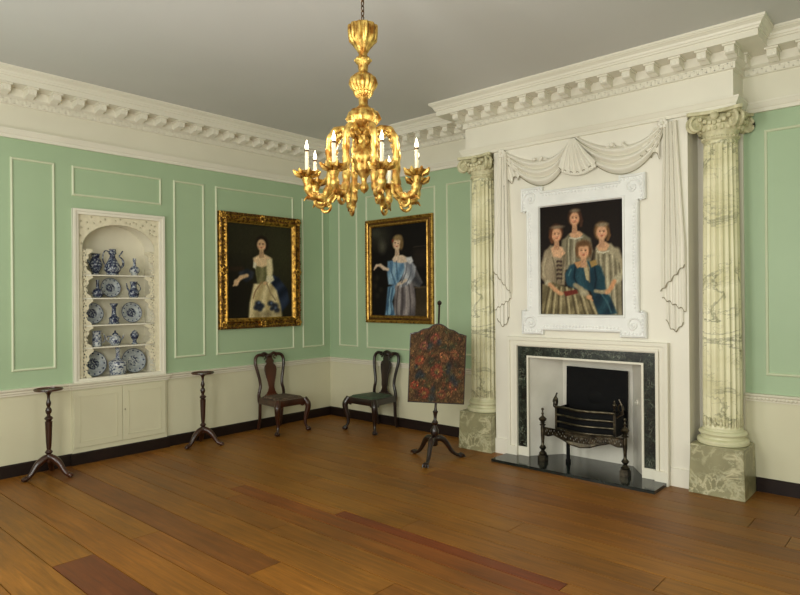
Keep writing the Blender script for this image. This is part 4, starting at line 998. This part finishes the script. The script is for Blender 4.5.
# long tails: each is three overlapping lengths with diagonal hems
def long_tail(mir):
    def X(x): return S(x) if not mir else -(S(x))
    def lay(xl, xr, ztop, zbl, zbr, yb, nf, nm, point=0, amp=.02):
        def fn(u, v):
            zb_ = lerp(zbl, zbr, u)-point*math.sin(PI*u)+.01*math.sin(u*PI*2*nf)
            z = lerp(ztop, zb_, v)
            a = interp(-z, [(-3.33, xl[0]), (-2.2, xl[1]), (-1.4, xl[2])]); b_ = interp(-z, [(-3.33, xr[0]), (-2.2, xr[1]), (-1.4, xr[2])])
            return (X(lerp(a, b_, u)), yb-amp*(.5+.5*math.cos(2*PI*nf*u)), z)
        mm = MB(); mm.grid(nf*10, 26, fn)
        mm.grid(nf*10, 1, lambda u, v: (fn(u, 1)[0], fn(u, 1)[1]*(1-v), fn(u, 1)[2]))
        mm.grid(1, 26, lambda u, v: (fn(0, v)[0], fn(0, v)[1]*u, fn(0, v)[2])); mm.grid(1, 26, lambda u, v: (fn(1, v)[0], fn(1, v)[1]*(1-u), fn(1, v)[2]))
        orient(mm.build(nm, BREAST, dr)); hem([fn(i/60, 1) for i in range(61)], .0045)
        for q in range(1, nf): P_ = [fn((q+.03)/nf-.5/nf, j/12) for j in range(13)]; hem([(a_[0], a_[1]-.001, a_[2]) for a_ in P_], .002)  # the same line colour runs down the valleys between pleats
    lay((4.99, 4.955, 4.95), (5.10, 5.165, 5.16), 3.33, 1.78, 2.02, -.026, 4, 'long_tail')
    lay((4.99, 4.965, 4.96), (5.08, 5.17, 5.165), 3.2, 1.72, 1.60, -.014, 4, 'long_tail_under', 0, .016)
    lay((4.99, 4.98, 4.99), (5.08, 5.15, 5.14), 3.1, 1.52, 1.50, -.006, 3, 'long_tail_tip', .09, .012)
long_tail(False); long_tail(True)
for px_ in (3.25, 4.98):
    q = MB()
    for k in range(6):
        a = 2*PI*k/6; q.ball((S(px_)+.03*math.cos(a), -.035, 3.325+.03*math.sin(a)), (.022, .018, .022), 7)
    q.ball((S(px_), -.05, 3.325), .018, 8); q.build('pin_rosette', BREAST, dr)

# ------------------------------------------------------------------ chandelier
CX, CY_ = 4.165, -3.43
ch = thing('chandelier', 'carved giltwood eight-arm chandelier with lit candle bulbs hanging from ceiling', 'chandelier', (CX, CY_, 0))
kz = .006375
Z = lambda y: 1.75+(296.5-y)*kz
def prof(tab): return [(r*kz, Z(y)) for y, r in tab][::-1]
gad = lambda n, a_: (lambda a, z: 1+a_*abs(math.cos(n*a/2)))
m = MB(); m.lathe(prof([(26, 0), (27, 9), (25.5, 11.8), (29, 12.2), (36, 12.6), (41, 12), (46, 9), (50, 6), (53, 4.5)]), 48, mod=gad(12, .1))
for k in range(12):
    a = 2*PI*k/12; T = Matrix.Rotation(a, 4, 'Z')
    m.tube([(8*kz, 0, Z(46)), (12.5*kz, 0, Z(40)), (13.2*kz, 0, Z(32)), (13.8*kz, 0, Z(27)), (13.2*kz, 0, Z(26))], [.007, .014, .015, .01, .005], 8, 0, T)
m.build('leaf_vase', GOLD, ch)
m = MB(); m.lathe(prof([(50, 5.5), (54, 4.2), (57, 4.2), (58, 6.5), (61, 8), (63, 7), (65, 5), (72, 4.4), (74, 6), (75, 6)]), 32, mod=gad(10, .06))
for k in range(8):
    a = 2*PI*k/8; m.ball((7.2*kz*math.cos(a), 7.2*kz*math.sin(a), Z(60.5)), .012, 7)
m.build('upper_collar', GOLD, ch)
m = MB(); m.lathe(prof([(73, 5), (75, 8), (79, 12), (84, 13), (88, 11.5), (92, 8.5), (93, 9), (96, 7.5), (98, 5)]), 64, mod=gad(16, .13)); m.build('gadrooned_bulb', GOLD, ch)
m = MB(); m.lathe(prof([(95, 5.5), (100, 4.6), (105, 4.6), (108, 6.5), (109, 6)]), 28); m.build('stem_neck', GOLD, ch)
m = MB(); m.lathe(prof([(107, 6), (110, 10), (114, 14), (119, 14.8), (124, 12.5), (128, 8), (129, 7)]), 48, mod=gad(8, .07))
for k in range(8):
    a = 2*PI*k/8; T = Matrix.Rotation(a, 4, 'Z'); m.tube([(7*kz, 0, Z(109)), (13*kz, 0, Z(113)), (15.5*kz, 0, Z(119)), (12.5*kz, 0, Z(125))], [.006, .018, .02, .006], 8, 0, T, flat=.6)
m.build('lower_bulb', GOLD, ch)
m = MB(); m.lathe(prof([(128, 7), (130, 9.5), (133, 10), (135, 7.5), (138, 6.5), (148, 7), (151, 9), (155, 11.5), (161, 11), (165, 8.5), (169, 9), (173, 6.5), (177, 3.5), (179, 2.6), (183, 2.6), (185, 4), (188, 4.6), (191, 3), (193, .5), (194, 0)]), 48, mod=gad(12, .06))
for k in range(8):
    a = 2*PI*(k+.5)/8; T = Matrix.Rotation(a, 4, 'Z')
    m.ball((8.2*kz, 0, Z(142)), (.014, .016, .03), 8, 0, T); m.ball((10.5*kz, 0, Z(158)), (.016, .018, .02), 8, 0, T); m.ball((7.6*kz, 0, Z(169)), (.012, .014, .016), 8, 0, T)
m.build('hub_with_pendant', GOLD, ch)
m = MB()     # chain up to the ceiling
zc = Z(26.5)+.0; i = 0
while zc < RH-.02:
    T = Matrix.Translation((0, 0, zc+.018)) @ Matrix.Rotation((i % 2)*PI/2, 4, 'Z')
    m.tube([(.010*math.cos(a), 0, .021*math.sin(a)) for a in [2*PI*j/14 for j in range(14)]], .0035, 6, 0, T, closed=True); zc += .032; i += 1
m.build('chain', CHAIN, ch)
MB().lathe([(.0, RH-.03), (.02, RH-.028), (.045, RH-.01), (.05, RH)], 24).build('ceiling_rose', CHAIN, ch)
fwd = math.atan2(-(-1*F.y), -F.x)
toCam = math.atan2(-6.216-CY_, 6.944-CX)
armpath = [(.055, 2.775), (.10, 2.80), (.155, 2.805), (.20, 2.775), (.222, 2.72), (.226, 2.65), (.222, 2.58), (.222, 2.50), (.232, 2.43), (.262, 2.378), (.305, 2.368), (.345, 2.39), (.362, 2.435), (.366, 2.475)]
def make_arm():
    path = catmull([(r, 0, z) for r, z in armpath], 5); n = len(path)
    m = MB(); m.tube(path, [lerp(.020, .025, min(1, k/n*1.3))*(1+.14*math.sin(k*1.1)) for k in range(n)], 10)
    # acanthus leaves and curls along the arm
    for k in (8, 15, 22, 30, 38, 46, 54):
        if k < n-1:
            p = path[k]; d = (path[k+1]-path[k-1]).normalized(); nn = Vector((d.z, 0, -d.x))
            m.ball(tuple(p+nn*.012), (.02, .022, .02), 7)
            m.tube([p+nn*.01, p+nn*.032+d*.008, p+nn*.034-d*.012], [.01, .007, .003], 6)
    sp = [(.285+.03*math.cos(t_)*(1-t_/9), 0, 2.345+.03*math.sin(t_)*(1-t_/9)) for t_ in [PI*.5-j*.45 for j in range(12)]]
    m.tube(sp, [.012]*8+[.01, .009, .008, .006], 7)
    m.tube([(.33, 0, 2.38), (.37, 0, 2.365), (.385, 0, 2.345)], [.012, .009, .004], 6)
    m.tube([(.225, 0, 2.50), (.2, 0, 2.46), (.205, 0, 2.40), (.235, 0, 2.37)], [.006, .012, .012, .006], 7)
    a = m.build('arm', GOLD)
    m = MB(); m.lathe([(.012, 2.462), (.026, 2.47), (.03, 2.485), (.02, 2.495), (.03, 2.503), (.06, 2.512), (.066, 2.522), (.06, 2.524), (.02, 2.515)], 32, (.366, 0, 0), mod=lambda a_, z: 1+.1*abs(math.cos(4*a_)))
    for k in range(8):
        q = 2*PI*k/8; c_, s_ = math.cos(q), math.sin(q)
        m.tube([(.366+.035*c_, .035*s_, 2.495), (.366+.07*c_, .07*s_, 2.512), (.366+.084*c_, .084*s_, 2.532)], [.012, .015, .006], 6)
    m.build('drip_pan', GOLD, a)
    m = MB(); m.lathe([(.012, 2.514), (.0135, 2.53), (.0115, 2.535), (.0115, 2.655), (.008, 2.66), (0, 2.66)], 14, (.366, 0, 0)); m.lathe([(.0125, 2.648), (.0135, 2.652), (.0135, 2.66), (.009, 2.663)], 12, (.366, 0, 0), 1); m.build('candle_sleeve', [WAX, CHAIN], a)
    m = MB(); m.lathe([(.0075, 2.657), (.011, 2.672), (.0105, 2.685), (.005, 2.705), (0, 2.722)], 12, (.366, 0, 0)); m.build('candle_bulb', FLAME, a)
    return a
arm0 = make_arm(); arms = [arm0]+[copy_tree(arm0) for _ in range(7)]
for k, a in enumerate(arms):
    a.parent = ch; a.rotation_euler = (0, 0, toCam-math.radians(28.3)+k*PI/4)
    lp = bpy.data.lights.new('candle_light', 'POINT'); lp.energy = 2.4; lp.color = (1, .96, .88); lp.shadow_soft_size = .025
    lo = bpy.data.objects.new('candle_light', lp); COL.objects.link(lo); lo.parent = a; lo.location = (.366, 0, 2.755)

# ------------------------------------------------------------------ candle stands (torcheres)
def torchere(x, y, rz, label, sc_=1):
    t_ = thing('candle_stand', label, 'candle stand', (x, y, 0), rz, 'pair of tripod candle stands')
    m = MB(); m.lathe([(0, .840), (.05, .842), (.10, .848), (.124, .853), (.131, .862), (.129, .872), (.123, .873), (.119, .861), (0, .858)], 40); m.build('dished_top', WALNUT, t_)
    m = MB(); m.lathe([(.03, .145), (.034, .16), (.034, .2), (.03, .215), (.022, .225), (.03, .235), (.036, .245), (.026, .26), (.019, .27), (.022, .29), (.026, .34), (.03, .44), (.033, .53), (.034, .545), (.022, .553), (.03, .562), (.04, .575), (.032, .59), (.018, .6), (.016, .615), (.026, .635), (.03, .655), (.024, .675), (.014, .69), (.018, .7), (.024, .725), (.018, .75), (.013, .765), (.014, .8), (.02, .82), (.035, .838), (.05, .845)], 24)
    m.build('turned_shaft', MAHOG, t_)
    for k in range(3):
        a = k*2*PI/3
        m = MB(); T = Matrix.Rotation(a, 4, 'Z')
        P = catmull([(.02, 0, .19), (.06, 0, .175), (.11, 0, .135), (.155, 0, .07), (.19, 0, .035), (.215, 0, .03)], 5); n = len(P)
        m.tube(P, [interp(i/n, [(0, .036), (.3, .034), (.7, .023), (1, .024)]) for i in range(n)], 10, 0, T)
        m.ball((.222, 0, .024), (.034, .028, .024), 10, 0, T)
        for q in (-.5, 0, .5): m.tube([(.21, q*.02, .035), (.235, q*.035, .028), (.246, q*.04, .010)], [.008, .008, .005], 6, 0, T)
        m.build('leg', MAHOG, t_)
torchere(.275, -3.968, math.radians(35), 'dark wood tripod candle stand left of the china alcove')
torchere(.285, -2.285, math.radians(36), 'dark wood tripod candle stand right of the china alcove')

# ------------------------------------------------------------------ chairs
def chair(x, y, rz, label, wood, seatmat, style, SW=.255):
    t_ = thing('side_chair', label, 'chair', (x, y, 0), rz, 'carved side chairs in the corner')
    SB, SD = .20, .235     # half front width, half back width, half depth
    # seat frame (trapezoid rails)
    m = MB(); ol = [(-SW, -SD), (SW, -SD), (SB, SD), (-SB, SD)]; inn = [(-SW+.04, -SD+.04), (SW-.04, -SD+.04), (SB-.03, SD-.04), (-SB+.03, SD-.04)][::-1]
    m.flat([ol, inn], .07, Matrix.Translation((0, 0, .395)), bevel=.006)
    m.build('seat_frame', wood, t_, angle=30)
    m = MB()
    def st(u, v):
        a = lerp(-1, 1, u); b_ = lerp(-SD+.012, SD-.02, v); hw = lerp(SW-.012, SB-.012, v)
        e = min(1, (1-abs(a))*7)*min(1, min(v, 1-v)*7); return (a*hw, b_, .425+.034*math.sqrt(max(0, e)))
    m.grid(16, 14, st); m.build('seat_pad', seatmat, t_, angle=80)
    for sx in (-1, 1):      # cabriole front legs, ball feet
        m = MB(); dx = sx
        P = catmull([(dx*(SW-.02), -SD+.02, .43), (dx*(SW+.008), -SD-.008, .37), (dx*(SW+.015), -SD-.015, .31), (dx*(SW-.005), -SD+.005, .2), (dx*(SW-.012), -SD+.012, .1), (dx*(SW+.008), -SD-.008, .045), (dx*(SW+.016), -SD-.016, .03)], 5); n = len(P)
        m.tube(P, [interp(i/n, [(0, .034), (.2, .042), (.35, .036), (.6, .021), (.8, .016), (1, .026)]) for i in range(n)], 12)
        m.ball((dx*(SW+.014), -SD-.014, .026), (.034, .034, .026), 12)
        for q in (-.8, 0, .8):
            aa = math.atan2(-1, dx)+q; m.tube([(dx*(SW+.008)+.02*math.cos(aa), -SD-.008+.02*math.sin(aa), .05), (dx*(SW+.014)+.036*math.cos(aa), -SD-.014+.036*math.sin(aa), .028), (dx*(SW+.014)+.034*math.cos(aa), -SD-.014+.034*math.sin(aa), .008)], [.009, .009, .006], 6)
        m.ball((dx*(SW-.06), -SD+.004, .355), (.035, .012, .022), 8); m.ball((dx*(SW-.004), -SD+.06, .355), (.012, .035, .022), 8)
        m.build('front_leg', wood, t_)
        m = MB(); P = catmull([(dx*(SB-.02), SD-.01, .43), (dx*(SB-.022), SD+.0, .3), (dx*(SB-.028), SD+.015, .15), (dx*(SB-.03), SD+.05, .0)], 6)
        m.tube(P, [.022]*len(P), 8); m.build('rear_leg', wood, t_)
    # back: two stiles curving to a yoke crest
    yb = lambda z: SD-.005+interp(z, [(.4, 0), (.55, -.005), (.75, .012), (1.0, .05)])
    for sx in (-1, 1):
        pts = [(.192, .38), (.198, .46), (.185, .53), (.172, .58), (.178, .66), (.2, .76), (.222, .86), (.222, .93), (.195, .975), (.15, .99), (.10, .985)]
        P = catmull([(sx*a, yb(z), z) for a, z in pts], 5); n = len(P)
        m = MB(); m.tube(P, [interp(i/n, [(0, .022), (.35, .020), (.8, .021), (1, .022)]) for i in range(n)], 10); m.ball((sx*.192, yb(.5), .50), (.026, .022, .022), 8)
        m.build('back_stile', wood, t_)
    m = MB()
    if style == 1: cr = [(-.125, .985), (-.1, 1.0), (-.07, 1.005), (-.03, .985), (0, .975), (.03, .985), (.07, 1.005), (.1, 1.0), (.125, .985)]
    else: cr = [(-.13, .985), (-.09, .965), (-.06, .98), (-.03, 1.0), (0, 1.008), (.03, 1.0), (.06, .98), (.09, .965), (.13, .985)]
    P = catmull([(a, yb(z), z) for a, z in cr], 5); m.tube(P, .021, 10)
    for sx in (-1, 1):
        m.tube([(sx*(.085+.022*math.cos(a)), yb(.96)-.012, .955+.022*math.sin(a)) for a in [j*.5 for j in range(11)]], .009, 6)
    m.ball((0, yb(.98)-.008, .975), (.05, .018, .028), 10)
    m.build('crest_rail', wood, t_)
    # vase-shaped splat
    if style == 1: prof_ = [(.43, .09), (.47, .075), (.50, .055), (.55, .04), (.62, .05), (.70, .075), (.78, .092), (.83, .085), (.86, .055), (.875, .045), (.89, .06), (.905, .062), (.92, .045), (.94, .04), (.99, .055)]
    else: prof_ = [(.43, .085), (.47, .07), (.50, .05), (.53, .04), (.56, .05), (.62, .052), (.70, .062), (.78, .082), (.83, .09), (.87, .078), (.89, .05), (.91, .055), (.95, .05), (.99, .055)]
    L_ = [(w_, z) for z, w_ in prof_]; ol = [(a, z) for a, z in L_]+[(-a, z) for a, z in L_[::-1]]
    m = MB(); m.flat([ol], .013, frame((0, 0, 0), (1, 0, 0), (0, 0, 1), (0, -1, 0)), bevel=.002)
    m.v = [(x_, y_+yb(z_), z_) for x_, y_, z_ in m.v]
    # shoe at the foot of the splat
    m.taper((0, yb(.43), .425), (.11, .02), (0, yb(.47), .462), (.085, .012))
    m.build('splat', wood if style == 2 else WALNUT, t_, angle=30)
# chair 1 faces away from the left wall, chair 2 away from the far wall
chair(.352, -1.178, math.radians(88), 'dark walnut side chair with patterned needlework seat, against the left wall', MAHOG, NEEDLE, 1, .228)
chair(1.222, -.345, 0.0, 'near-black side chair with green seat, against the far wall near the corner', DKWOOD, GREENLEA, 2)

# ------------------------------------------------------------------ pole fire screen
PX, PY = 2.79, -1.03
ps = thing('pole_screen', 'pole fire screen with floral needlework banner on a dark tripod', 'fire screen', (PX, PY, 0))
angc = math.atan2(-6.216-PY, 6.944-PX)         # towards the camera
feet = [(2.455-PX, -.965-PY), (2.975-PX, -.755-PY), (2.94-PX, -1.35-PY)]
for fx_, fy_ in feet:
    L_ = math.hypot(fx_, fy_); T = Matrix.Rotation(math.atan2(fy_, fx_), 4, 'Z')
    m = MB(); P = catmull([(.02, 0, .22), (.08, 0, .225), (.14, 0, .18), (L_*.62, 0, .08), (L_*.8, 0, .035), (L_*.93, 0, .035)], 5); n = len(P)
    m.tube(P, [interp(i/n, [(0, .034), (.3, .032), (.7, .018), (1, .02)]) for i in range(n)], 10, 0, T)
    m.ball((L_*.95, 0, .026), (.036, .032, .026), 10, 0, T)
    for q in (-1, 0, 1): m.tube([(L_*.92, q*.016, .045), (L_*1.02, q*.026, .034), (L_*1.05, q*.028, .01)], [.01, .01, .006], 6, 0, T)
    m.build('leg', DKWOOD, ps)
lean = Matrix.Rotation(math.radians(2.6), 4, Vector((math.cos(angc), math.sin(angc), 0)).normalized())
# positive angle about the axis towards the viewer leans anticlockwise, so turn it the other way
lean = Matrix.Rotation(math.radians(-2.6), 4, Vector((math.cos(angc), math.sin(angc), 0)))
m = MB(); m.lathe([(.03, .15), (.04, .165), (.036, .2), (.04, .235), (.028, .25), (.036, .265), (.046, .29), (.044, .32), (.028, .35), (.02, .37), (.03, .385), (.036, .40), (.026, .415), (.016, .43), (.018, .47), (.024, .5), (.03, .515), (.018, .53), (.013, .56), (.011, .7), (.011, 1.64), (.013, 1.645)], 20, T=lean)
m.build('turned_pillar', DKWOOD, ps)
m = MB(); m.lathe([(.008, 1.635), (.014, 1.645), (.01, 1.655), (.022, 1.668), (.026, 1.685), (.018, 1.70), (.006, 1.708), (0, 1.712)], 14, T=lean); m.build('finial', DKWOOD, ps)
# banner
rx, ry = -math.sin(angc), math.cos(angc)       # screen-right direction as seen by the viewer
if rx*Rv.x+ry*Rv.y < 0: rx, ry = -rx, -ry
TB = lean @ frame((.024*math.cos(angc), .024*math.sin(angc), 0), (rx, ry, 0), (0, 0, 1), (math.cos(angc), math.sin(angc), 0))
def topz(a):
    a = abs(a)
    return interp(a, [(0, 1.462), (.03, 1.458), (.07, 1.44), (.10, 1.415), (.125, 1.405), (.16, 1.40), (.19, 1.385), (.215, 1.365), (.25, 1.36), (.28, 1.35), (.3, 1.345)])
cs = Canvas(90, 110, (0, 100, 0, 0, 125, 125), (74, 54, 34)); rnd = random.Random(21)
for k in range(170):
    cs.ell(rnd.uniform(0, 100), rnd.uniform(0, 125), rnd.uniform(1.5, 6), rnd.uniform(1.5, 5), rnd.choice([(94, 70, 42), (58, 40, 26), (100, 56, 36), (82, 72, 42), (48, 50, 36), (106, 78, 48), (54, 34, 26)]), rnd.uniform(0, 3), soft=.5, al=.75)
for x, y, r, c in ((18, 52, 8, (112, 58, 38)), (10, 95, 7, (116, 54, 36)), (50, 75, 11, (104, 54, 38)), (28, 110, 9, (108, 52, 36)), (45, 22, 8, (104, 56, 42)), (82, 40, 8, (96, 60, 40)), (80, 95, 8, (98, 56, 38)), (62, 50, 8, (100, 64, 42)), (25, 28, 7, (102, 62, 48)), (60, 112, 7, (102, 58, 40))):
    for j in range(7):
        a = j*2*PI/7; cs.ell(x+r*.7*math.cos(a), y+r*.7*math.sin(a), r*.42, r*.42, c, soft=.4)
    cs.ell(x, y, r*.4, r*.4, (112, 84, 50), soft=.4)
for x, y, r in ((18, 76, 5), (14, 80, 4), (24, 80, 4), (36, 32, 5), (72, 62, 5), (78, 82, 6), (84, 90, 5), (52, 28, 4), (70, 72, 4), (42, 118, 6), (44, 104, 4), (12, 62, 3)): cs.ell(x, y, r, r*1.2, (34, 44, 50), soft=.6, al=.75)
for k in range(26): cs.ell(rnd.uniform(5, 95), rnd.uniform(5, 120), rnd.uniform(1.5, 4), 1.6, (54, 62, 42), rnd.uniform(0, 3), soft=.5, al=.8)
cs.dapple(7000, 8, .35, 3)
m = MB()
HW = .293
m.grid(90, 110, lambda u, v: (lerp(-HW, HW, u), lerp(topz(lerp(-HW, HW, u))-.008, .622, v), .0145), T=TB, cfn=lambda u, v: lin(tuple(cs.px[round(v*110)][round(u*90)])), flip=True)
m.build('needlework_banner', STITCH, ps, colors=True, smooth=False)
ol = [(-.3, .612)]+[(.3*k/30-.0, 0) for k in []]+[(.3, .612)]+[(x/100, topz(x/100)) for x in range(30, -31, -2)]
m = MB(); m.flat([ol], .02, TB, bevel=.002)
m.build('banner_frame', DKWOOD, ps, smooth=False)
